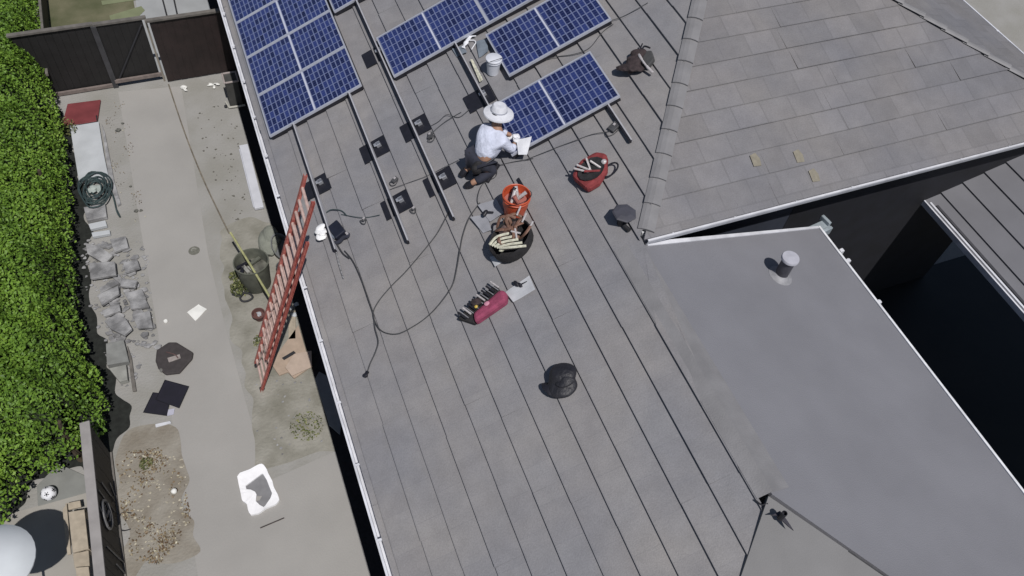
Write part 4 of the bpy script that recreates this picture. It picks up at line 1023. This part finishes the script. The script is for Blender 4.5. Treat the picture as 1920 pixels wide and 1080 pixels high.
def crumple(px, py, parts, label, name='crumpled_paper', cat='paper', m=M_paper):
    mb = MB()
    for i, (x, y, a, b, c) in enumerate(parts): blob(mb, (x, y, c), (a, b, c), px + i, n=2, amp=.4)
    o = mb.build(name, m, label=label, cat=cat); o.matrix_world = GF(px, py, 0); return o
crumple(345, 165, [(0, 0, .07, .05, .03), (.02, -.07, .03, .06, .02)], 'crumpled white paper left of the two scraps below the fence')
crumple(403, 160, [(-.06, .03, .07, .03, .02), (.05, .0, .05, .05, .025), (-.02, -.06, .025, .05, .02)], 'crumpled white scrap beside the beige-rimmed bin')
# drain cover
t = thing('drain_cover', 'small round grey drain cover in the driveway', 'drain cover', GF(364, 470, 0, .005))
mb = MB(); mb.lathe([(.001, .003), (.078, .003), (.08, .008), (.095, .009), (.10, .0)], 20); mb.build('cover', mat('drain_iron', (.14, .14, .12), .8, .2, 20), t)
mb = MB(); mb.tube([(.04 * math.cos(a), .04 * math.sin(a) + .01, .010) for a in [i * .5 for i in range(9)]], .010, 6); mb.build('lifting_ring', mat('drain_pale', (.24, .24, .22), .8, .2, 20), t)
# white long board / trim by the house
mb = MB(); mb.box((0, 0, .05), (.17, 1.75, .06)); mb.box((-.095, 0, .03), (.02, 1.6, .05)); o = mb.build('trim_board', mat('white_board', (.52, .53, .58), .6, .06, 5), bevel=.008, label='long white board lying along the left wall above the grey bin', cat='board'); o.matrix_world = Matrix.Translation((.27, 11.85, 0)) @ Matrix.Rotation(R_(-1), 4, 'Z')
# grey panel in the eave shadow
mb = MB(); mb.prism([(-.02, .62), (.10, .48), (.13, -.30), (.02, -.60), (-.10, -.38), (-.12, .50)], .02, .055); o = mb.build('grey_board', mat('slate_board', (.17, .185, .20), .7, .12, 6), bevel=.006, label='grey board lying on the ground under the left gutter', cat='board'); o.matrix_world = Matrix.Translation(at(622, 757, 0)) 
o.location.x = .50
# black strip painting the eave's shadow onto the ground
sheet('eave_shade_strip', [(.385, -6), (1.15, -6), (1.15, 24), (.385, 24)], mat('eave_shade_black', (.010, .010, .013), .9, .4, 20), .010)
# pole, round bin, tubs
P0_, P1_ = at(514, 570, .52), at(432, 436, .68)
mb = MB(); mb.tube([P0_, P0_.lerp(P1_, .5) + Vector((0, 0, .01)), P1_], .02, 8); mb.build('pole', M_ylw, smooth=True, label='yellowed pole leaning across the round grey bin', cat='pole')
rp = [at(430, 438, .012), at(412, 402, .012), at(385, 345, .012), at(362, 290, .012), at(345, 245, .012), at(328, 195, .012), at(316, 158, .03)]
mb = MB(); mb.tube(smooth_path(rp, 5), .013, 6); mb.build('rope', M_rope, smooth=True, label='straight worn rope lying up the driveway to the fence gate', cat='rope')
t = thing('round_bin', 'round grey-green garden bin overgrown with weeds left of the ladder', 'bin', Matrix.Translation(at(482, 532, 0)) @ Matrix.Rotation(R_(-3), 4, 'X') @ Matrix.Scale(1.15, 4))
mb = MB(); mb.lathe([(.20, .0), (.215, .02), (.25, .50), (.262, .51), (.262, .53), (.245, .53), (.235, .48), (.20, .05), (.001, .04)], 30, cap=False); mb.build('bin_body', M_greybin, t, smooth=True)
mb = MB(); mb.lathe([(.001, .36), (.235, .34)], 24, cap=False); mb.build('contents', mat('bin_muck', (.10, .10, .085), .9, .4, 9), t)
for (x, y, a, l, m) in ((-.12, .08, 20, .26, M_black), (-.10, -.02, -70, .16, mat('pale_scrap', (.3, .3, .28), .8, .2, 9)), (-.02, -.04, -60, .14, mat('pale_scrap', (.3, .3, .28), .8, .2, 9)), (-.16, -.04, 70, .2, M_black), (.05, .1, 30, .2, M_greybin)):
    mb = MB(); mb.box((x, y, .40), (l, .05, .03), rz=R_(a)); mb.build('scrap', m, t)
def tub(px, py, sx, sy, h, tilt, rz, label, m, seed):
    t = thing('plastic_tub', label, 'tub', Matrix.Translation(at(px, py, .02)) @ Matrix.Rotation(R_(rz), 4, 'Z') @ Matrix.Rotation(R_(tilt), 4, 'X'))
    mb = MB(); mb.lathe([(.72, 0), (.9, .06 * h / .3), (1.0, h), (1.05, h), (1.05, h + .012), (.96, h + .01), (.85, h * .3), (.001, .03)], 26, M=Matrix.Diagonal((sx, sy, 1, 1)), cap=False); mb.build('tub_body', m, t, smooth=True)
M_tub = mat('grey_tub', (.12, .125, .13), .6, .15, 7)
tub(528, 470, .16, .26, .20, 18, 10, 'upper dark grey tub tipped against the wall strip above the ladder', M_tub, 1)
tub(536, 515, .15, .22, .18, -25, -20, 'lower dark grey tub tipped against the wall strip beside the ladder', M_tub, 2)
t = thing('sack', 'pale grey-green sack slumped between round bin and dark tubs', 'sack', GF(508, 455, 0))
mb = MB(); blob(mb, (0, 0, .12), (.20, .30, .13), 31, amp=.25); mb.build('sack_body', mat('sack_grey', (.20, .21, .18), .9, .15, 8), t)
t = thing('garden_hose', 'dark tangled hose on the soil below the round bin', 'hose', GF(462, 556, 0))
mb = MB(); mb.tube(smooth_path([(-.22, .10, .03), (-.12, .03, .03), (-.04, .05, .05), (.06, .02, .04), (.10, -.07, .03), (.02, -.12, .03), (-.08, -.10, .03), (-.10, -.02, .05), (0, .06, .06), (.10, .08, .05)]), .018, 8); mb.build('hose_coil', M_dark, t, smooth=True)
t = thing('flower_pot', 'small dark red pot with pale rim left of the ladder', 'pot', GF(487, 597, 0))
mb = MB(); mb.lathe([(.07, 0), (.10, .13), (.115, .135), (.115, .16), (.10, .16), (.09, .10), (.001, .10)], 20, cap=False); mb.build('pot_body', mat('dark_terracotta', (.10, .045, .04), .8, .2, 9), t, smooth=True)
mb = MB(); blob(mb, (.01, .01, .11), (.04, .05, .03), 4, n=2, amp=.3); mb.build('contents', M_sheetw, t)
t = thing('wooden_plank', 'weathered plank under the ladder beside the wall', 'plank', GF(548, 610, 78))
mb = MB(); mb.box((0, 0, .02), (.6, .12, .03)); mb.build('board', M_wood, t, bevel=.004)
for i, (x, y, s_) in enumerate(((552, 592, .06), (545, 580, .045), (556, 572, .05))):
    mb = MB(); blob(mb, (0, 0, s_ * .5), (s_, s_ * .8, s_ * .5), 70 + i, n=2, amp=.2); o = mb.build('stone', M_slab, label='pale stone beside the wall behind the ladder', cat='stone', group='pale stones behind the ladder'); o.matrix_world = GF(x, y)
# cardboard
def flapbox(px, pts, label, z, h, m=M_card):
    Q = [at(*q, 0) for q in pts]; mb = MB(); mb.slab(Q, Vector((0, 0, 1)), z, z + h); o = mb.build('cardboard_box', m, bevel=.004, label=label, cat='cardboard box', group='flattened cardboard boxes'); return o
flapbox(1, [(508, 683), (560, 612), (583, 690), (552, 712), (540, 700), (524, 706)], 'large flattened cardboard box under the smaller ones right of the ladder foot', .012, .035)
flapbox(2, [(536, 693), (552, 668), (585, 662), (586, 692), (548, 709)], 'small flattened cardboard box with torn corner on the pile', .050, .03, mat('cardboard_pale', (.40, .32, .265), .9, .1, 8))
mb = MB(); Q = [at(*q, 0) for q in ((530, 676), (552, 663), (556, 667), (534, 680))]; mb.slab(Q, Vector((0, 0, 1)), .085, .088); mb.build('tape_strip', M_dark, label='dark strip of tape on the cardboard pile', cat='tape')
# papers on the driveway
o = flat(21, [(351, 586), (372, 570), (388, 580), (366, 601)], 'white sheet of paper lying on the driveway', M_paper, 'paper_sheet', 'paper', .02, 'G', .012)
mb = MB(); mb.lathe([(.001, .03), (.03, .03), (.034, .022), (.034, 0)], 16); o = mb.build('white_cap', M_paper, smooth=True, label='tiny white cap left of the paper sheet', cat='cap'); o.matrix_world = GF(311, 603)  # small white cap lying on the driveway
mb = MB(); blob(mb, (0, 0, .06), (.045, .045, .05), 8, n=2, amp=.1); o = mb.build('ball', M_paper, smooth=True, label='small pale ball among the dry leaves', cat='ball'); o.matrix_world = GF(328, 924)
# charcoal octagonal bag
t = thing('cloth_bag', 'charcoal faceted bag with a pale tag on the driveway', 'bag', Matrix.Translation((0, 0, 0)))
mb = MB(); mb.slab([at(*q, 0) for q in ((293, 680), (295, 660), (318, 645), (333, 645), (364, 664), (362, 676), (338, 703), (312, 706), (298, 694))], Vector((0, 0, 1)), .013, .07); mb.build('bag_body', mat('charcoal_bag', (.042, .036, .037), .85, .15, 14), t, bevel=.025)
mb = MB(); mb.slab([at(*q, 0) for q in ((316, 676), (339, 669), (341, 676), (319, 684))], Vector((0, 0, 1)), .068, .080); mb.build('tag', mat('bag_tag', (.28, .25, .24), .8, .2, 14), t)
mb = MB(); mb.tube(smooth_path([at(312, 660, .075), at(328, 665, .10), at(334, 672, .075)]), .010, 6); mb.build('handle', mat('bag_handle', (.10, .06, .06), .8, .2, 14), t)
mb = MB(); blob(mb, tuple(at(302, 694, .07)), (.025, .04, .012), 4, n=2); mb.build('patch', mat('bag_patch', (.12, .115, .11), .8, .2, 14), t)
# two black trays
M_navy = mat('black_tray', (.009, .008, .016), .6, .15, 8)
def tray(pts, z, label):
    t = thing('rubber_mat', label, 'mat', Matrix.Identity(4), 'black rubber mats'); mb = MB(); mb.slab([at(*q, 0) for q in pts], Vector((0, 0, 1)), z, z + .02); mb.build('mat_sheet', M_navy, t, bevel=.006)
    Q = [at(*q, 0) for q in pts]; mb = MB(); mb.tube([tuple(p + Vector((0, 0, z + .02))) for p in Q], .009, 6, close=True); mb.build('edging', M_black, t)
tray([(311, 716), (355, 728), (337, 768), (294, 752)], .038, 'black rubber mat on top, overlapping the other one')
tray([(288, 738), (322, 742), (313, 781), (270, 775)], .013, 'black rubber mat half under the other one')
mb = MB(); mb.slab([at(*q, 0) for q in ((292, 797), (320, 791), (322, 795), (293, 803))], Vector((0, 0, 1)), .013, .035); mb.build('white_strip', mat('strip_white', (.55, .56, .60), .6, .1, 9), bevel=.004, label='white plastic strip below the black mats', cat='strip')
mb = MB(); mb.slab([at(*q, 0) for q in ((315, 769), (328, 767), (326, 778), (314, 781))], Vector((0, 0, 1)), .013, .02); mb.build('plastic_scrap', mat('lilac_scrap', (.40, .40, .48), .6, .1, 9), label='pale lilac scrap at the corner of the black mats', cat='scrap')
# white foam frame
t = thing('foam_packaging', 'torn white foam packaging frame on the lower driveway', 'packaging', Matrix.Identity(4))
outer = [(446, 896), (451, 889), (470, 882), (486, 873), (494, 872), (501, 882), (504, 890), (512, 905), (514, 915), (522, 930), (525, 940), (518, 948), (500, 955), (486, 965), (470, 968), (466, 958), (464, 947), (455, 941), (452, 925), (449, 912)]
inner = [(461, 913), (488, 893), (493, 889), (501, 902), (506, 915), (511, 927), (508, 936), (496, 953), (488, 949), (480, 941), (487, 939), (492, 930), (483, 931), (479, 924), (471, 920), (463, 919)]
def ring(out_, inn_, z0, z1, m, par):
    O = [at(*q, 0) for q in out_]; I = [at(*q, 0) for q in inn_]; K = 60
    def res(P):
        n = len(P); L_ = [0]
        for i in range(n): L_.append(L_[-1] + (P[(i + 1) % n] - P[i]).length)
        o = []
        for k_ in range(K):
            s_ = L_[-1] * k_ / K; i = max(j for j in range(n) if L_[j] <= s_); f = (s_ - L_[i]) / (L_[i + 1] - L_[i] + 1e-9); o.append(P[i].lerp(P[(i + 1) % n], f))
        return o
    c = sum(O, Vector()) / len(O)
    def byang(P):
        P = res(P); return [p for p in P]
    def polar(P, K=72):
        P = res(P) if False else P; out = []
        for k_ in range(K):
            a = 2 * math.pi * k_ / K; dx, dy = math.cos(a), math.sin(a); best = 0
            for i in range(len(P)):
                p, q_ = P[i] - c, P[(i + 1) % len(P)] - c; e = q_ - p; den = dx * e.y - dy * e.x
                if abs(den) < 1e-9: continue
                t_ = (p.x * e.y - p.y * e.x) / den; s_ = (p.x * dy - p.y * dx) / den
                if t_ > 0 and 0 <= s_ <= 1: best = max(best, t_)
            out.append((c.x + dx * best, c.y + dy * best))
        return out
    A, B = polar(O), polar(I); n = len(A); rz_ = random.Random(2)
    vs = [(p[0], p[1], z0) for p in A] + [(p[0], p[1], z1 + rz_.uniform(-.002, .002)) for p in A] + [(p[0], p[1], z1 - .01) for p in B] + [(p[0], p[1], z0) for p in B]
    fs = []
    for i in range(n):
        k_ = (i + 1) % n; fs += [(i, k_, n + k_, n + i), (n + i, n + k_, 2 * n + k_, 2 * n + i), (2 * n + i, 2 * n + k_, 3 * n + k_, 3 * n + i)]
    MB().add(vs, fs).build('foam_rim', m, par)
ring(outer, inner, .006, .055, mat('foam_white', (.83, .83, .86), .8, .04, 10), t)
mb = MB(); mb.slab([at(*q, 0) for q in inner], Vector((0, 0, 1)), .010, .016); mb.build('grey_core', mat('foam_core', (.19, .19, .20), .8, .1, 9), t)
mb = MB(); mb.tube([at(488, 990, .02), at(533, 971, .02)], .009, 6); mb.build('stick', mat('dark_stick', (.05, .04, .04), .8, .2, 9), label='thin dark stick below the foam packaging', cat='stick')
# left side: slab, red thing, hose, steps, rubble
t = thing('concrete_slab', 'pale blank slab lying beside the hedge, hose on its lower end', 'slab', Matrix.Identity(4))
mb = MB(); mb.slab([at(*q, 0) for q in ((133, 240), (187, 233), (196, 290), (206, 338), (150, 345))], Vector((0, 0, 1)), .012, .07); mb.build('slab_top', M_slab, t, bevel=.006)
mb = MB(); mb.slab([at(*q, 0) for q in ((192, 236), (198, 252), (216, 345), (228, 385), (222, 388), (206, 345))], Vector((0, 0, 1)), .012, .045); mb.build('edging', M_stone, t)
t = thing('red_mat', 'dark red mat between the fence and the pale slab', 'mat', Matrix.Identity(4))
mb = MB(); mb.slab([at(*q, 0) for q in ((128, 198), (190, 190), (184, 230), (140, 238), (118, 236))], Vector((0, 0, 1)), .012, .05); mb.build('mat_sheet', M_red, t, bevel=.01)
mb = MB(); mb.tube([tuple(at(*q, .06)) for q in ((140, 236), (182, 229), (181, 217))], .015, 6); mb.build('edging', M_dark, t)
t = thing('garden_hose', 'coiled dark green hose piled on the pale slab beside the hedge', 'hose', Matrix.Translation(at(182, 362, 0)))
q = random.Random(5)
for k_ in range(9):
    r_1 = .13 + .028 * k_; cx, cy = q.uniform(-.04, .04), q.uniform(-.06, .06); ph = q.uniform(0, 6)
    mb = MB(); mb.tube([(cx + r_1 * .8 * (1 + .12 * math.sin(3 * a + ph)) * math.cos(a), cy + r_1 * 1.25 * (1 + .1 * math.sin(2 * a + ph)) * math.sin(a), .09 + .012 * k_ % .05 + .012 * math.sin(2 * a + ph)) for a in [i * math.pi / 12 for i in range(24)]], .014, 6, close=True); mb.build('hose_loop', M_hose, t, smooth=True)
mb = MB(); mb.tube(smooth_path([(.22, .1, .09), (.28, -.25, .06), (.30, -.6, .03), (.34, -.75, .02), (.30, -.55, .02)]), .014, 6); mb.build('hose_tail', M_hose, t)
mb = MB(); blob(mb, (-.06, .02, .10), (.08, .09, .03), 3, n=2, amp=.3); blob(mb, (.06, .0, .10), (.05, .10, .03), 4, n=2, amp=.3); mb.build('hose_wrap', mat('pale_green_wrap', (.34, .38, .36), .8, .1, 9), t)
def gslab(pts, z0, z1, label, m, name='paving_slab', cat='slab', group=None):
    mb = MB(); mb.slab([at(*q, 0) for q in pts], Vector((0, 0, 1)), z0, z1); return mb.build(name, m, bevel=.008, label=label, cat=cat, group=group)
gslab([(160, 395), (200, 388), (203, 412), (166, 420)], .012, .10, 'grey paving slab just below the coiled hose', M_stone)
gslab([(168, 425), (200, 418), (203, 428), (172, 435)], .012, .08, 'upper of two narrow pale blocks below the hose', M_slab, 'concrete_block', 'block')
gslab([(174, 441), (208, 436), (209, 443), (176, 449)], .012, .08, 'lower of two narrow pale blocks below the hose', M_slab, 'concrete_block', 'block')
# rubble: individually built pieces, traced large ones first
RUB = 'broken concrete pieces in the rubble heap'
big = [[(165, 463), (192, 470), (215, 485), (200, 500), (168, 482)], [(172, 500), (222, 500), (225, 525), (175, 530)], [(188, 560), (228, 545), (230, 560), (196, 580)],
       [(196, 588), (230, 578), (232, 590), (200, 600)], [(200, 610), (222, 596), (240, 605), (252, 625), (238, 638), (212, 625)], [(236, 555), (270, 548), (278, 565), (245, 570)],
       [(245, 572), (275, 568), (282, 582), (248, 588)], [(232, 530), (262, 535), (258, 548), (230, 545)], [(190, 545), (222, 532), (228, 538), (192, 556)], [(252, 598), (285, 590), (290, 620), (262, 622)],
       [(210, 455), (240, 450), (245, 470), (218, 478)], [(235, 500), (262, 495), (268, 512), (240, 520)]]
lab_r = 'flat grey piece of broken concrete in the heap between hedge and driveway'
q = random.Random(9)
for i, p in enumerate(big):
    Q = [at(*c_, 0) for c_ in p]; mb = MB(); z0 = .012 + q.uniform(0, .05); n = Vector((q.uniform(-.12, .12), q.uniform(-.12, .12), 1)).normalized()
    c_ = sum(Q, Vector()) / len(Q); Q = [a_ - n * n.dot(a_ - c_) for a_ in Q]
    mb.slab(Q, n, z0 + .03, z0 + .085); mb.build('rubble_piece', M_stone, bevel=.008, label=lab_r, cat='rubble', group=RUB)
def rubble(px, py, s_, i):
    n = q.choice((4, 5, 6)); a0 = q.uniform(0, 6); pts = [(s_ * q.uniform(.7, 1.15) * math.cos(a0 + k_ * 6.283 / n) * 1.25, s_ * q.uniform(.6, 1.1) * math.sin(a0 + k_ * 6.283 / n)) for k_ in range(n)]
    mb = MB(); mb.prism(pts, 0, s_ * q.uniform(.4, .8)); o = mb.build('rubble_piece', M_stone, bevel=.006, label='small chunk of broken concrete in the heap between hedge and driveway', cat='rubble', group='small ' + RUB)
    o.matrix_world = Matrix.Translation(at(px, py, .012)) @ Matrix.Rotation(q.uniform(-.35, .35), 4, 'X') @ Matrix.Rotation(q.uniform(-.35, .35), 4, 'Y')
cnt = 0
while cnt < 78:
    y = q.uniform(450, 660); lo = 160 + (y - 450) * .24; hi = 248 + (y - 450) * .25; x = q.uniform(lo, hi)
    if y < 480 and q.random() < .5: continue
    rubble(x, y, q.uniform(.03, .085), cnt); cnt += 1
# low planter box below the rubble
t = thing('planter_box', 'low grey wooden box at the lower end of the rubble heap', 'box', Matrix.Identity(4))
mb = MB(); mb.slab([at(*c_, 0) for c_ in ((203, 652), (236, 645), (246, 685), (205, 692))], Vector((0, 0, 1)), .012, .13); mb.build('upper_board', mat('grey_board_wood', (.20, .205, .20), .9, .15, 7), t, bevel=.006)
mb = MB(); mb.slab([at(*c_, 0) for c_ in ((208, 697), (240, 690), (243, 718), (228, 722))], Vector((0, 0, 1)), .012, .11); mb.build('lower_board', mat('grey_board_pale', (.26, .262, .245), .9, .15, 7), t, bevel=.006)
mb = MB(); mb.slab([at(*c_, 0) for c_ in ((240, 650), (248, 672), (257, 735), (250, 736), (244, 690))], Vector((0, 0, 1)), .012, .05); mb.build('side_board', M_rail, t, bevel=.004)
# small stones at the top left of path
for i, (x, y, s_) in enumerate(((265, 395, .03), (245, 350, .025), (222, 245, .05), (230, 232, .03), (256, 396, .04))):
    mb = MB(); blob(mb, (0, 0, s_ * .4), (s_, s_ * .8, s_ * .5), 90 + i, n=2, amp=.25); o = mb.build('stone', mat('dark_stone', (.11, .11, .10), .9, .2, 20), label=['dark stone nearest the tail of the coiled hose', 'dark stone on the driveway edge level with the coiled hose', 'largest dark stone on the driveway edge, right of the red mat', 'small dark stone just above the largest one on the driveway edge', 'small dark stone left of the one near the hose tail'][i], cat='stone', group='dark stones along the driveway edge'); o.matrix_world = GF(x, y)
# twigs by the fence
for i, (a, b, c_) in enumerate((((222, 975), (228, 962), (246, 962)), ((226, 994), (234, 995), (245, 992)))):
    mb = MB(); mb.tube(smooth_path([at(*p, .03) for p in (a, b, c_)]), .008, 6); mb.build('twig', M_dark, label='dark curved twig poking from the low fence, ' + ('upper' if i == 0 else 'lower') + ' one', cat='twig')

# ================================================================== NEIGHBOUR'S YARD
gslab([(70, 912), (110, 870), (165, 895), (162, 925), (72, 950)], .010, .02, 'darker grey paving slab under the football', mat('mid_grey_slab', (.20, .205, .195), .85, .1, 4), 'paving_slab', 'slab')
t = thing('football', 'small black and white football near the end of the hedge', 'football', Matrix.Translation(at(96, 930, .02)))
R0 = .105
mb = MB(); mb.lathe([(max(.0008, R0 * math.sin(a)), R0 - R0 * math.cos(a)) for a in [i * math.pi / 16 for i in range(17)]], 28, cap=False); mb.build('ball_skin', M_glove, t, smooth=True)
vdir = (CAMP - t.location).normalized()
gold = (1 + 5 ** .5) / 2
ico = [Vector(v_).normalized() for v_ in [(0, 1, gold), (0, -1, gold), (0, 1, -gold), (0, -1, -gold), (1, gold, 0), (-1, gold, 0), (1, -gold, 0), (-1, -gold, 0), (gold, 0, 1), (-gold, 0, 1), (gold, 0, -1), (-gold, 0, -1)]]
mb = MB()
for d_ in ico:
    a_ = d_.orthogonal().normalized(); b_ = d_.cross(a_); vs = [tuple(Vector((0, 0, R0)) + d_ * (R0 + .0015))]
    for k_ in range(5): vs.append(tuple(Vector((0, 0, R0)) + (d_ + (a_ * math.cos(k_ * 1.2566) + b_ * math.sin(k_ * 1.2566)) * .36).normalized() * (R0 + .0015)))
    mb.add(vs, [(0, 1 + k_, 1 + (k_ + 1) % 5) for k_ in range(5)])
mb.build('black_patches', M_black, t)
t = thing('parasol', 'white round parasol at the lower left corner with its shadow beside it', 'parasol', Matrix.Translation(at(-25, 1045, 1.9) - Vector((0, 0, 1.9))))
mb = MB(); mb.lathe([(.001, 1.97), (.18, 1.93), (.36, 1.83), (.46, 1.72), (.46, 1.70), (.36, 1.80), (.18, 1.90), (.001, 1.94)], 30, cap=False); mb.build('canopy', mat('parasol_white', (.52, .55, .58), .8, .05, 3), t, smooth=True)
mb = MB(); mb.lathe([(.018, 0), (.018, 1.96), (.001, 2.03)], 10); mb.build('pole', M_alu, t, smooth=True)
mb = MB(); mb.lathe([(.20, 0), (.19, .06), (.04, .08)], 20); mb.build('base', M_dark, t)
t = thing('timber_bench', 'pale timber planks and frame beside the low black fence', 'bench', Matrix.Identity(4))
for i, (pts, z0, z1) in enumerate(((((128, 960), (158, 955), (166, 1028), (136, 1036)), .30, .34), (((117, 955), (125, 944), (133, 1038), (126, 1040)), .22, .26), (((136, 1038), (166, 1032), (168, 1062), (140, 1066)), .25, .29), (((122, 944), (150, 938), (152, 950), (126, 956)), .16, .20), (((141, 1064), (166, 1062), (170, 1095), (146, 1098)), .30, .34))):
    Q = [at(*c_, z1) for c_ in pts]; mb = MB(); mb.slab([(p.x, p.y, 0) for p in Q], Vector((0, 0, 1)), z0, z1); mb.build('plank', M_wood, t, bevel=.005)
for c_ in ((132, 962), (156, 958), (140, 1030), (162, 1026)):
    p = at(*c_, .30); mb = MB(); mb.box((p.x, p.y, .15), (.05, .05, .29)); mb.build('leg', M_wood, t)

# beyond the fence
for i, (pts, l) in enumerate(((((195, 22), (270, 14), (272, 24), (212, 40)), 'pale green worn stripe on the lawn beyond the fence'),)):
    pass
sheet('lawn_path', [at(*c_)[:2] for c_ in ((205, 30), (265, 12), (272, 20), (262, 30), (210, 44))], mat('worn_lawn', (.17, .19, .11), .95, .1, 3), .010)
sheet('lawn_path', [at(*c_)[:2] for c_ in ((190, 2), (262, -8), (262, 0), (192, 10))], mat('worn_lawn', (.17, .19, .11), .95, .1, 3), .010)
for i, (a, b) in enumerate((((300, -20), (313, 30)), ((322, -20), (333, 30)))):
    mb = MB(); mb.tube([at(*a, .02), at(*b, .02)], .018, 6); mb.build('pipe', M_dark, label=('left' if i == 0 else 'right') + ' one of two dark pipes on the pale paving beyond the fence', cat='pipe')
